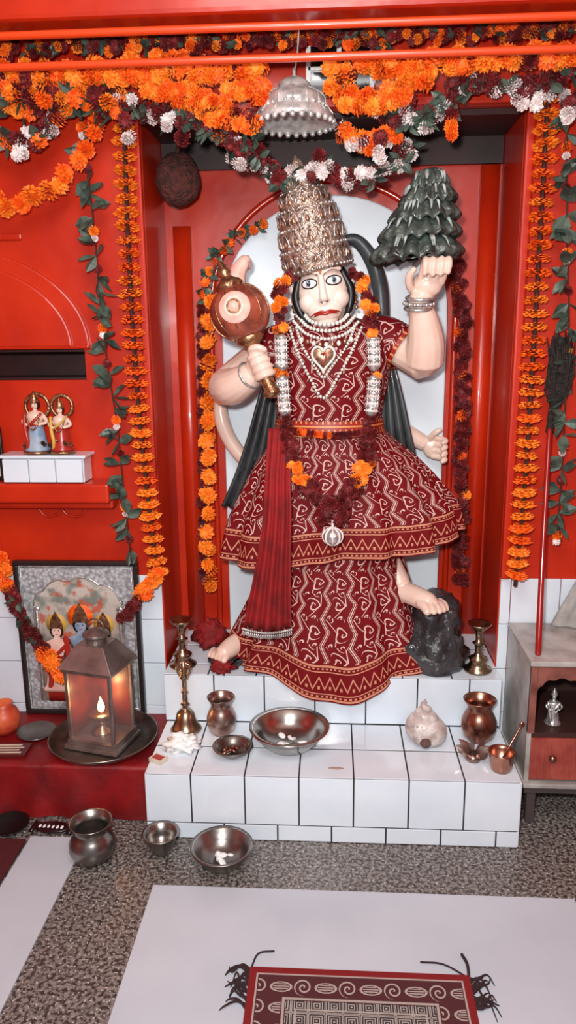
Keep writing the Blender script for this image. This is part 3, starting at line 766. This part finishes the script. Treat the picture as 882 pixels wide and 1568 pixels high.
# chattra
p=empty('hanging_silver_umbrella',(-.105,2.17,1.93))
UM=M('beaten_silver',c(232,230,226),.4,.45,col2=c(176,174,172),nscale=40,bs=.6,bscale=70)
g=G(); ce=(-.105,2.17,1.93)
g.add(lathe([(.0,.13),(.005,.126),(.004,.112),(.012,.106),(.03,.10),(.042,.09),(.046,.08),(.05,.074),(.07,.064),(.082,.05),(.085,.036),(.084,.03),(.094,.022),(.104,.010),(.108,-.002),(.104,-.006),(.1,.0),(.06,.03),(.0,.05)],48,ce))
for i in range(28):
    a=2*math.pi*i/28; g.add(ball((ce[0]+.105*math.cos(a),ce[1]+.105*math.sin(a),ce[2]-.007),(.008,.006,.008),8,6))
    g.add(ball((ce[0]+.0845*math.cos(a),ce[1]+.0845*math.sin(a),ce[2]+.032),(.005,.005,.005),8,6))
    if i%2: g.add(tube([(ce[0]+r*math.cos(a),ce[1]+r*math.sin(a),ce[2]+z) for r,z in ((.05,.075),(.071,.065),(.083,.051),(.086,.036),(.104,.012))],.0018,6,3))
g.add(tube([(ce[0],ce[1],ce[2]+.12),(ce[0]+.01,2.12,2.07),(ce[0]+.02,2.06,2.14)],.0025,6))
g.obj('umbrella',UM,p)
p=empty('hanging_coconut',(-.46,2.36,1.83))
g=G(); v,f=ball((0,0,0),(1,1,1),28,18); g.add(([Vector((-.46+q.x*.066*(1+.12*noise.noise(q*3)),2.36+q.y*.06,1.83+q.z*.075*(1+.1*noise.noise(q*3+Vector((4,0,0)))))) for q in v],f))
g.add(tube([(-.46,2.36,1.9),(-.455,2.36,1.93),(-.45,2.355,1.961)],.006,6)); g.obj('shell',M('red_brown_coir',c(96,44,38),.9,col2=c(44,26,22),nscale=50,bs=1,bscale=120,bdist=.01),p)

# ================================================================= LEFT SIDE
g=G(); g.add(box(-1.7,-.53,1.925,2.239,0,.163)); o=g.obj('side_ledge_core',DARKRED,smooth=False)
P=[];UV=[]
for i in range(41):
    row=[];uv=[]
    s=i/40
    for j in range(121):
        x=-1.7+1.168*j/120
        if s<.6: y=2.238-(2.238-1.918)*s/.6; z=.1665+.0015*noise.noise(Vector((x*9,y*9,0)))
        else:
            k=(s-.6)/.4; y=1.918-.008*k+.006*math.sin(x*38+2*math.sin(x*7))*k; z=.166-.163*k
        row.append((x,y,z)); uv.append((x,s))
    P.append(row);UV.append(uv)
o2=grid('red_cloth_ledge',P,UV,TCLOTH); o.name='core'; par(o,o2)
p=empty('steel_plate',(-.70,2.06,.168))
G().add(lathe([(0,.004),(.13,.004),(.148,.012),(.160,.024),(.165,.026),(.166,.023),(.150,.006),(.13,.0),(0,.0)],56,(-.70,2.058,.1685))).obj('plate',DSTEEL,p)
p=empty('oil_lamp_lantern',(-.70,2.055,.18))
LM=Matrix.Translation((-.70,2.05,.1745))@Matrix.Rotation(math.radians(-14),4,'Z')
g=G()
g.add(box(-.088,.088,-.075,.075,0,.012),0,LM); g.add(box(-.08,.08,-.068,.068,.012,.03),0,LM)
for sx_ in(-1,1):
    for sy_ in(-1,1): g.add(box(sx_*.072-.005,sx_*.072+.005,sy_*.06-.005,sy_*.06+.005,.03,.25),0,LM)
g.add(box(-.082,.082,-.07,.07,.245,.258),0,LM)
v=[(-.09,-.078,.258),(.09,-.078,.258),(.09,.078,.258),(-.09,.078,.258),(-.045,-.04,.325),(.045,-.04,.325),(.045,.04,.325),(-.045,.04,.325)]
g.add((v,[(0,1,5,4),(1,2,6,5),(2,3,7,6),(3,0,4,7),(4,5,6,7),(3,2,1,0)]),0,LM)
g.add(lathe([(.03,.325),(.032,.34),(.04,.345),(.04,.352),(.015,.365),(0,.368)],20),0,LM)
g.add(tube([LM@Vector((.03*math.cos(a),0,.365+.03*math.sin(a))) for a in [math.pi*i/8 for i in range(9)]],.003,6,3),0)
g.obj('frame',LANT,p,smooth=False,bevel=.0015)
g=G(); g.add(box(-.068,.068,.054,.0585,.03,.245),0,LM); g.add(box(-.0715,-.067,-.054,.054,.03,.245),0,LM)
g.obj('dark_red_back',M('dark_red_sheet',c(110,34,28),.35,col2=c(60,22,20),nscale=14),p,smooth=False)  # dark red mottled sheets on the lantern's back and left side
g=G()
for q in [(-.067,.067,-.061,-.0595,.03,.245),(.072,.0735,-.055,.055,.03,.245)]: g.add(box(*q),0,LM)
g.obj('glass_panes',GLASS,p,smooth=False)
g=G(); g.add(lathe([(0,.03),(.035,.03),(.03,.038),(.01,.05),(.01,.075),(.032,.085),(.038,.095),(.034,.096),(.0,.088)],24),0,LM); g.obj('lamp_bowl',BRASS,p)
g=G(); g.add(lathe([(0,.094),(.008,.1),(.011,.112),(.006,.130),(0,.146)],16),0,LM); g.obj('flame',FLAME,p)
l=bpy.data.lights.new('lamp_flame_light','POINT'); l.energy=.6; l.color=(1,.5,.2); l.shadow_soft_size=.01; lo=bpy.data.objects.new('lamp_flame_light',l); COL.objects.link(lo); lo.location=(-.70,2.05,.33); par(lo,p)

def fig(g,loc,h,ci,flat=1.0,dc=7,sk_=1):
    T=Matrix.Translation(Vector(loc))@Matrix.Diagonal((h,h*flat,h,1))
    g.add(lathe([(.0,0),(.2,0),(.22,.03),(.17,.08),(.15,.2),(.13,.32),(.11,.42)],20),ci,T)
    g.add(lathe([(.105,.40),(.125,.43),(.11,.46)],20),4,T)
    g.add(lathe([(.11,.44),(.13,.5),(.15,.58),(.12,.63),(.04,.66),(.035,.69)],20),sk_,T)
    g.add(tube([(-.16,-.06,.62),(-.14,-.13,.4),(-.1,-.16,.2),(-.12,-.14,.06)],[.03,.035,.035,.03],8,4),dc,T)
    g.add(tube([(.13,-.1,.62),(.02,-.15,.50),(-.09,-.13,.42)],[.02,.024,.02],8,4),dc,T)
    g.add(ball((0,0,.75),(.062,.07,.07),14,10),sk_,T)
    g.add(ball((0,.02,.755),(.080,.07,.086),14,10),3,T)
    g.add(lathe([(.072,.785),(.084,.80),(.078,.83),(.064,.88),(.042,.93),(.02,.96),(0,1.0)],16),2,T)
    for s in(-1,1):
        g.add(tube([(.13*s,0,.58),(.2*s,-.05,.48),(.1*s,-.14,.44)],[.035,.03,.022],8,4),sk_,T)
    g.add(tube([(-.12,-.1,.6),(-.06,-.14,.42),(0,-.15,.36),(.06,-.14,.42),(.12,-.1,.6)],.014,6,4),2,T)
    g.add(ball((.024,-.066,.76),.007,6,5),3,T); g.add(ball((-.024,-.066,.76),.007,6,5),3,T)
    g.add(tube([(-.012,-.066,.715),(.012,-.066,.715)],.004,6,2),4,T)
FG=[PINKW,SKIN,GOLD,BLACK,LIP,BLUEG,WHITE,ORANGE,M('yellow_silk',c(206,160,70),.5),M('green_silk',c(80,110,80),.5)]
p=empty('deity_figurines',(-.85,2.2,1.045))
g=G(); fig(g,(-.885,2.195,1.05),.18,5,1,4); fig(g,(-.81,2.195,1.05),.16,4,1,8)
for x,r in((-.885,.036),(-.81,.032)):
    torusring(g,(x,2.215,1.18),(0,1,0),r,.006,2)
    for k in range(10): flower(g,(x+U(-.035,.035),2.175,1.06+U(0,.02)),.008,'r')
g.add(lathe([(0,0),(.04,0),(.042,.006),(.0,.008)],20,(-.885,2.195,1.0425)),2); g.add(lathe([(0,0),(.038,0),(.04,.006),(.0,.008)],20,(-.81,2.195,1.0425)),2)
g.obj('figures',FG,p)
g=G();
tiles(g,-.985,-.74,.957,1.03,2.165,t=.082)
g.add(box(-.985,-.74,2.168,2.24,.957,1.03)); g.add(box(-.995,-.73,2.155,2.245,1.031,1.04))
g.obj('tiled_pedestal',TILE,smooth=False,bevel=.0015)
p=empty('small_photo_frame',(-1.06,2.2,.957))
G().add(box(-1.13,-1.0,2.2,2.212,.957,1.12)).obj('frame',BLACK,p,smooth=False,bevel=.003)
G().add(box(-1.12,-1.01,2.197,2.2,.97,1.11)).obj('print',CREAM,p,smooth=False)
# framed deity picture
p=empty('framed_deity_picture',(-.81,2.23,.168))
FX0,FX1,FZ0,FZ1=-1.01,-.61,.170,.695
PM=Matrix.Translation((0,2.2265,0))
g=G()
w=.015
for b in[(FX0,FX1,-.012,.012,FZ0,FZ0+w),(FX0,FX1,-.012,.012,FZ1-w,FZ1),(FX0,FX0+w,-.012,.012,FZ0+w,FZ1-w),(FX1-w,FX1,-.012,.012,FZ0+w,FZ1-w)]: g.add(box(*b),0,PM)
g.obj('frame',M('dark_wood_frame',c(40,30,30),.35),p,smooth=False,bevel=.003)
m,nt,b=newmat('embossed_silver_mount'); co=coords(nt); vv=nt.nodes.new('ShaderNodeTexVoronoi'); vv.inputs['Scale'].default_value=85; nt.links.new(co,vv.inputs['Vector'])
d=E(nt,vv.outputs['Distance']); nt.links.new(mixc(nt,(d*1.2).mn(1),c(214,216,218),c(138,136,140)),b.inputs['Base Color']); b.inputs['Metallic'].default_value=.15; b.inputs['Roughness'].default_value=.4; bump(nt,b,d,.5,.004)
G().add(box(FX0+w,FX1-w,-.002,.004,FZ0+w,FZ1-w),0,PM).obj('silver_mount',m,p,smooth=False)
n=48; cx=-.81; hw=.145
out=[(cx-hw,.215)]+[(cx-hw*math.cos(math.pi*i/n),.53+.10*math.sin(math.pi*i/n)+.012*abs(math.sin(4.5*math.pi*i/n))) for i in range(n+1)]+[(cx+hw,.215)]
m2,nt,b=newmat('printed_backdrop'); co=coords(nt); x_,y_,z_=sep(nt,co)
cc=mixc(nt,((z_-.25)*3).mx(0).mn(1),c(140,92,78),c(196,186,176)); cc=mixc(nt,((noisetex(nt,22,3,co)-.45)*5).mx(0).mn(.85),cc,c(104,118,110)); cc=mixc(nt,((noisetex(nt,34,2,co)-.55)*8).mx(0).mn(.85),cc,c(186,84,52)); nt.links.new(cc,b.inputs['Base Color']); b.inputs['Roughness'].default_value=.3
G().add(([(x,-.004,z) for x,z in out],[tuple(range(len(out)))]),0,PM).obj('print',m2,p,smooth=False)
g=G(); g.add(tube([PM@Vector((x,-.004,z)) for x,z in out],.003,6,2),0)
ix0,ix1,iz0,iz1=FX0+.022,FX1-.022,FZ0+.022,FZ1-.022
for a_,b_ in (((ix0,iz0),(ix1,iz0)),((ix1,iz0),(ix1,iz1)),((ix1,iz1),(ix0,iz1)),((ix0,iz1),(ix0,iz0))): g.add(tube([PM@Vector((a_[0],-.003,a_[1])),PM@Vector((b_[0],-.003,b_[1]))],.002,6,3),0)
for s in(-1,1):
    g.add(tube([PM@Vector((cx+s*.135,-.006,.22)),PM@Vector((cx+s*.135,-.006,.53))],.006,8,3),0)
    g.add(ball(PM@Vector((cx+s*.135,-.006,.535)),(.012,.005,.010)),0)
g.obj('arch_bead',SILVER,p)
g=G()
for x,z,r,mi in((-.885,.485,.034,8),(-.805,.51,.042,7),(-.73,.485,.034,8)):
    g.add(lathe([(r,0),(r,.001),(0,.002)],24),mi,PM@Matrix.Translation((x,-.0045,z))@Matrix.Rotation(math.radians(90),4,'X'))
g.add(box(-.93,-.69,-.006,-.0045,.215,.25),4,PM)
g.obj('halos',FG,p)
g=G(); fig(g,(-.885,0,.25),.28,0,.04,4,0); fig(g,(-.805,0,.24),.32,8,.04,4,5); fig(g,(-.73,0,.25),.28,9,.04,7,0); fig(g,(-.85,-.002,.2),.12,4,.04,7,0); fig(g,(-.765,-.002,.2),.12,5,.04,7,0)
for i,vx in enumerate(g.v): g.v[i]=tuple(PM@(Vector(vx)+Vector((0,-.009,0))))
g.obj('deities',FG,p)
g=G()
def sw(pts,sp,kinds,s,j=.008,n=1):
    for i,p_ in enumerate(resample(cat(pts,14),sp)):
        for _ in range(n): flower(g,p_+Vector((U(-j,j),U(-j,j)*.5,U(-j,j))),s*U(.85,1.15),kinds[i%len(kinds)])
sw([(-1.03,2.18,.72),(-1.01,2.18,.62)],.013,'oy',.022,.012,2)
sw([(-1.01,2.18,.61),(-.985,2.18,.54),(-.95,2.175,.47),(-.91,2.17,.42)],.012,'rrrrl',.019,.012,2)
sw([(-.91,2.16,.41),(-.87,2.15,.37),(-.84,2.15,.33)],.010,'yo',.024,.014,2)
sw([(-.54,2.17,.67),(-.57,2.17,.63),(-.60,2.18,.60)],.012,'oy',.024,.012,2)
sw([(-.59,2.17,.60),(-.62,2.18,.56),(-.66,2.18,.52)],.012,'rrr',.018,.01,2)
g.obj('picture_garland',FM,smooth=False)
G().add(lathe([(0,.003),(.045,.003),(.058,.012),(.06,.012),(.048,0),(0,0)],32,(-.925,2.09,.169))).obj('small_dish',DSTEEL)
p=empty('prayer_booklet',(-.98,2.0,.17))
g=G(); RM=Matrix.Translation((-.97,1.985,.169))@Matrix.Rotation(.06,4,'Z')
g.add(box(-.06,.06,-.035,.035,0,.008),0,RM);
for k in range(4): g.add(box(-.05,.045-.01*(k%2),-.024+.014*k,-.017+.014*k,.008,.0086),1,RM)
g.obj('booklet',[M('booklet_cover',c(90,24,24),.4),CREAM],p,smooth=False)
g=G(); g.add(lathe([(0,0),(.03,0),(.045,.02),(.05,.05),(.04,.075),(.025,.085),(.03,.1),(.028,.1),(.0,.08)],28,(-1.03,2.1,.169))); g.obj('clay_pot',M('orange_clay',c(190,60,40),.45,col2=c(220,110,60),nscale=18))
def lota(name,x,y,z,h,r,mat,content=None):
    p=empty(name,(x,y,z))
    pr=[(0,0),(r*.6,0),(r*.62,h*.03),(r*.85,h*.12),(r*1.0,h*.32),(r*.98,h*.48),(r*.82,h*.64),(r*.7,h*.72),(r*.68,h*.8),(r*.78,h*.9),(r*.92,h*.98),(r*.93,h),(r*.86,h*.985),(r*.66,h*.8),(r*.66,h*.74),(r*.9,h*.45),(r*.75,h*.1),(0,h*.06)]
    G().add(lathe(pr,40,(x,y,z))).obj('vessel',mat,p)
    if content: G().add(lathe([(0,h*.62),(r*.76,h*.62)],32,(x,y,z))).obj('content',content,p)
    return p
def bowl(name,x,y,z,h,r,mat,content=None,lip=.006,items=None):
    p=empty(name,(x,y,z))
    pr=[(0,0),(r*.5,0),(r*.62,h*.1),(r*.85,h*.5),(r*.96,h*.92),(r+lip,h),(r+lip,h*1.03),(r*.94,h*.98),(r*.81,h*.5),(r*.58,h*.16),(0,h*.1)]
    G().add(lathe(pr,48,(x,y,z))).obj('vessel',mat,p)
    if content: G().add(lathe([(0,h*.42),(r*.77,h*.42)],32,(x,y,z))).obj('content',content,p)
    if items:
        g=G()
        for k in range(items[1]):
            a=U(0,6.3);rr=U(0,r*.55); g.add(ball((x+rr*math.cos(a),y+rr*math.sin(a),z+h*.3+U(0,.01)),(U(.008,.016),U(.006,.012),.004),10,6,Euler((U(-.4,.4),U(-.4,.4),U(0,3))).to_matrix()),0)
        g.obj('offering',items[0],p)
    return p
lota('steel_lota',-.645,1.74,0.001,.115,.062,DSTEEL)
bowl('steel_bowl',-.465,1.775,0.001,.06,.045,DSTEEL)
bowl('steel_bowl.001',-.292,1.735,0.001,.055,.078,DSTEEL,items=(WHITE,7))
bowl('steel_basin',-.125,2.0,.201,.062,.108,STEEL,lip=.01,items=(WHITE,7))
lota('bronze_lota',-.335,2.065,.201,.12,.045,ROSEM)
bowl('ghee_bowl',-.285,1.945,.201,.028,.053,DSTEEL,items=(COPPER,5))
lota('copper_lota',.435,2.06,.201,.13,.052,COPPER,M('lota_water',c(90,40,30),.15))
p=empty('hand_bell',(-.448,2.08,.2))
g=G(); g.add(lathe([(.046,0),(.048,.004),(.04,.014),(.031,.035),(.027,.055),(.018,.066),(.008,.07),(.008,.08),(.014,.086),(.008,.092),(.007,.12),(.011,.126),(.007,.132),(.007,.165),(.013,.172),(.016,.18),(.01,.188),(.012,.2),(.006,.215),(0,.225)],32,(-.448,2.08,.201)))
for s in(-1,1): g.add(tube([(-.448,2.08,.375),(-.448+.018*s,2.08,.39),(-.448+.02*s,2.08,.41),(-.448+.006*s,2.08,.42)],.004,8),0)
g.obj('bell',BRASS,p)
for nm,x in(('brass_lamp_stand',-.475),('brass_lamp_stand.001',.452)):
    p=empty(nm,(x,2.2,.358))
    G().add(lathe([(0,0),(.042,0),(.044,.006),(.03,.014),(.024,.03),(.03,.04),(.014,.05),(.01,.06),(.012,.085),(.02,.09),(.01,.097),(.011,.125),(.018,.135),(.034,.15),(.036,.155),(.03,.152),(0,.14)],32,(x,2.2,.3585))).obj('stand',BRASS,p)
def crumple(name,ce,r,mat,seed,amp=.5):
    v,f=ball((0,0,0),(1,1,1),30,16); o=[]
    for q in v:
        d=abs(noise.noise(q*2.2+Vector((seed,0,0))))*amp*2+noise.noise(q*5+Vector((0,0,seed)))*amp*.5
        w=q*(.75+d); o.append((ce[0]+w.x*r[0],ce[1]+w.y*r[1],max(ce[2],ce[2]+r[2]*.8+w.z*r[2])))
    return G().add((o,f)).obj(name,mat)
crumple('cotton_offering',(-.437,1.965,.201),(.048,.034,.024),WHITE,2)
p=empty('matchbox',(-.495,1.91,.2))
g=G(); RM=Matrix.Translation((-.493,1.9,.2008))@Matrix.Rotation(-.5,4,'Z')
g.add(box(-.022,.022,-.016,.016,0,.012),0,RM); g.add(box(-.016,.016,-.011,.011,.012,.0124),1,RM); g.obj('box',[CREAM,LIP],p,smooth=False)
p=empty('conch_shell',(.27,2.03,.2))
g=G(); v=[];f=[]
nT=90;nr=14
for i in range(nT+1):
    t=i/nT; a=t*2*math.pi*3.2; rr=.006+.047*t**1.3; hz=.125-.075*t**1.1; off=.028*t
    for k in range(nr):
        b=2*math.pi*k/nr; rad=off+rr*math.cos(b)*.9
        v.append((.27+rad*math.cos(a+.5),2.03+rad*math.sin(a+.5)*.8,.2+max(.001,hz-.035*t+rr*1.0*math.sin(b)+.012)))
for i in range(nT):
    for k in range(nr): f.append((i*nr+k,i*nr+(k+1)%nr,(i+1)*nr+(k+1)%nr,(i+1)*nr+k))
g.add((v,f)); g.add(ball((.272,1.993,.232),(.02,.014,.026),14,10),1)
for k in range(5): g.add(tube([(.235+.012*k,2.0,.27-.004*k),(.232+.014*k,1.985,.285-.004*k)],[.006,.002],6),0)
g.obj('shell',[M('shell_cream',c(220,212,206),.3,col2=c(166,144,136),nscale=40),M('shell_inside',c(96,66,58),.3)],p)
p=empty('incense_holder',(.40,1.95,.2))
g=G(); g.add(lathe([(0,0),(.02,0),(.024,.01),(.018,.02),(.0,.022)],20,(.40,1.945,.201)))
for i in range(8):
    a=2*math.pi*i/8; d=Vector((math.cos(a),math.sin(a)*.9,.6)); m_=Matrix.Translation((.40,1.945,.215))@arrow(d)@Matrix.Rotation(math.pi/2,4,'Z')@Matrix.Scale(.056,4); g.add(LEAFM,0,m_)
g.obj('petals',ROSEM,p)
p=empty('copper_cup',(.485,1.905,.2))
g=G(); g.add(lathe([(0,0),(.026,0),(.03,.01),(.034,.05),(.038,.055),(.035,.055),(.03,.045),(.026,.01),(0,.008)],28,(.468,1.9,.201))); g.add(tube([(.46,1.9,.21),(.49,1.91,.265),(.525,1.935,.315)],[.003,.003,.0035],6)); g.add(ball((.528,1.937,.318),(.008,.004,.008),8,6)); g.obj('cup',COPPER,p)
crumple('rose_offering',(-.345,2.16,.358),(.035,.03,.022),VELVET,5)
crumple('folded_red_cloth',(-.41,2.36,.358),(.05,.05,.05),VELVET,9)
p=empty('snack_packet',(-.81,1.86,0))
g=G(); RM=Matrix.Translation((-.80,1.855,.001))@Matrix.Rotation(-.05,4,'Z')
g.add(ball((0,0,.008),(.056,.026,.008),20,8),0,RM)
g.add(box(-.062,-.05,-.024,.024,.005,.009),0,RM); g.add(box(.05,.062,-.024,.024,.005,.009),0,RM)
for k in range(6): g.add(ball((-.034+.013*k,-.006,.0145),(.0045,.008,.002),10,6),1,RM)
g.obj('packet',[M('packet_black',c(34,14,16),.25),WHITE],p)
p=empty('dark_dish',(-.92,1.86,0))
G().add(lathe([(0,.002),(.04,.002),(.055,.014),(.057,.014),(.043,0),(0,0)],28,(-.93,1.86,.001))).obj('dish',BLACK,p)

# ================================================================= RIGHT SIDE mini shrine
p=empty('wooden_home_shrine',(.7,2.1,0))
X0,X1,Y0,Y1=.548,.86,1.95,2.232
g=G()
g.add(box(X0-.006,X1+.006,Y0-.012,Y1,.49,.505)); g.add(box(X0-.006,X1+.006,Y0-.012,Y1,.118,.132)); g.obj('marble_slabs',MARB,p,smooth=False,bevel=.003)
g=G()
g.add(box(X0,X0+.012,Y0+.005,Y1,.132,.49)); g.add(box(X1-.012,X1,Y0+.005,Y1,.132,.49))
g.obj('side_panels',MARB,p,smooth=False)
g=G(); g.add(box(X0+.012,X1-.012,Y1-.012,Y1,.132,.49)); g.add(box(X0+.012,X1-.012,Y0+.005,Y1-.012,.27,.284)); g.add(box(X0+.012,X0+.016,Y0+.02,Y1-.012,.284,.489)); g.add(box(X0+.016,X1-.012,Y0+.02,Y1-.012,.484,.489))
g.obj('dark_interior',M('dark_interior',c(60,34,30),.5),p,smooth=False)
g=G()
g.add(box(X0+.012,X1-.012,Y0,Y0+.014,.14,.268));
for k in range(16): g.add(box(X0+.016+.0175*k,X0+.022+.0175*k,Y0-.003,Y0,.145,.263))
g.obj('drawer_front',WOODR,p,smooth=False,bevel=.001)
G().add(ball(((X0+.07),Y0-.014,.215),.011,14,10)).add(tube([(X0+.07,Y0-.01,.215),(X0+.07,Y0+.002,.215)],.004,8,2)).obj('knob',BRASS,p)
g=G(); n=24
for (xa,xb) in ((X0+.018,X0+.15),(X0+.165,X1-.018)):
    cx_=(xa+xb)/2; hw=(xb-xa)/2; v=[];f=[]
    for yy in(Y0,Y0+.012):
        for i in range(n+1):
            a=math.pi*i/n; x=cx_-hw*math.cos(a); zz=.385+.06*math.sin(a)**.7+.008*abs(math.sin(5*a)) ;
            v.append((x,yy,zz)); v.append((x,yy,.488))
    m_=2*(n+1)
    for i in range(n):
        a=2*i; f+= [(a,a+2,a+3,a+1),(m_+a,m_+a+1,m_+a+3,m_+a+2),(a,m_+a,m_+a+2,a+2)]
    g.add((v,f))
for x in (X0,X0+.15,X1-.018): g.add(box(x,x+.0185,Y0,Y0+.012,.284,.488))
g.obj('arch_fret',M('brown_red_marble',c(146,88,76),.35,col2=c(104,58,50),nscale=20),p,smooth=False)
g=G(); fig(g,(X0+.085,Y0+.06,.285),.11,2); fig(g,(X0+.2,Y0+.06,.285),.11,2); g.obj('silver_figures',[DSTEEL,SILVER,SILVER,BLACK,DSTEEL,BLUEG,SILVER,SILVER],p)
g=G()
for (x,y) in((X0+.01,Y0),(X1-.035,Y0),(X0+.01,Y1-.03),(X1-.035,Y1-.03)): g.add(box(x,x+.025,y,y+.025,0,.1))
g.add(box(X0,X1,Y0-.005,Y1,.098,.117)); g.obj('stool',M('dark_stool',c(70,60,60),.5),p,smooth=False,bevel=.002)
p=empty('red_staff',(.57,1.99,.505))
G().add(tube([(.572,1.985,.508),(.592,2.08,.80),(.612,2.165,1.11)],[.009,.008,.007],12)).obj('staff',M('staff_red',c(150,20,16),.3,coat=.4),p)
p2=empty('feather_whisk',(.64,2.2,1.25))
g=G()
for k in range(190):
    a=U(-.42,.42); L=U(.1,.20); b=Vector((.632+U(-.014,.014),2.2+U(-.012,.0),1.17+U(0,.03)))
    e_=b+Vector((math.sin(a)*L*.4,U(-.02,.01),math.cos(a)*L))
    g.add(tube([b,(b+e_)/2+Vector((U(-.014,.014)+math.sin(a)*.02,-.01,0)),e_],[.002,.0038,.001],4,2))
g.add(tube([(.624,2.205,1.10),(.628,2.2,1.18)],.012,10))
g.obj('feathers',DBROWN,p2)
P=[];UV=[]
for i in range(25):
    s=i/24; row=[];uv=[]
    for j in range(25):
        t=j/24; w=.035+.075*s; row.append((.775+(t-.5)*2*w,2.20-.03*math.sin(math.pi*t)*s+.006*math.sin(t*22+3*s),.665-.155*s)); uv.append((t,s))
    P.append(row);UV.append(uv)
grid('grey_cloth',P,UV,M('grey_cloth',c(170,166,162),.8,col2=c(140,136,132)),None,.004)

# ================================================================= RUG
rp=empty('prayer_rug',(.061,.99,0))
g=G(); g.add(box(-.24,.24,-.40,.40,-.004,.004)); ro=g.obj('rug',RUG,rp,smooth=False); ro.matrix_parent_inverse=Matrix.Identity(4); ro.location=(0,0,.0085)
g=G()
for (x0,y0,dx) in((-.178,1.385,-1),(.30,1.385,1)):
    for k in range(16):
        y=y0-.004*k-U(0,.004)*k; L=U(.03,.055)
        pts=[(x0,y,.009),(x0+dx*L*.4,y+U(-.01,.02),.011),(x0+dx*L*.8,y+U(-.02,.03),.006+U(0,.006)),(x0+dx*L,y+U(-.03,.03),.006)]
        g.add(tube(pts,[.003,.0025,.002,.001],6,4))
g.add(tube([(-.178,1.385,.009),(-.165,1.43,.009),(-.13,1.44,.008)],.002,6)); g.add(tube([(.30,1.385,.009),(.25,1.42,.009),(.2,1.425,.008)],.002,6))
g.add(tube([(.30,1.385,.009),(.302,1.42,.012),(.295,1.45,.009)],.0035,6))
g.obj('fringe',M('fringe_dark',c(44,24,28),.9),rp)

# ================================================================= LIGHT, CAMERA
def area(name,loc,tgt,size,e,col=(1,1,1)):
    l=bpy.data.lights.new(name,'AREA'); l.size=size; l.energy=e; l.color=col
    o=bpy.data.objects.new(name,l); COL.objects.link(o); o.location=loc
    o.rotation_euler=(Vector(tgt)-Vector(loc)).to_track_quat('-Z','Y').to_euler(); return o
area('ceiling_tube_light',(-.1,.5,2.65),(0,2.2,.9),.9,27,(1,.99,.97))
area('phone_flash_light',(-.08,.02,1.5),(0,2.3,1.0),.08,38,(1,.99,.98))
area('room_light',(.2,-.9,2.5),(0,1.9,.4),1.2,19,(.98,.98,1))
w=bpy.data.worlds.new('w'); sc.world=w; w.use_nodes=True; w.node_tree.nodes['Background'].inputs[0].default_value=(.9,.93,1,1); w.node_tree.nodes['Background'].inputs[1].default_value=.26
cam=bpy.data.cameras.new('camera'); co_=bpy.data.objects.new('camera',cam); COL.objects.link(co_)
co_.matrix_world=Matrix.Translation((0,0,1.37))@Matrix.Rotation(math.radians(3.5),4,'Z')@Matrix.Rotation(math.radians(77),4,'X')@Matrix.Rotation(-.010,4,'Z')
cam.sensor_fit='VERTICAL'; cam.sensor_height=36; cam.lens=26.4; cam.clip_start=.02
sc.camera=co_
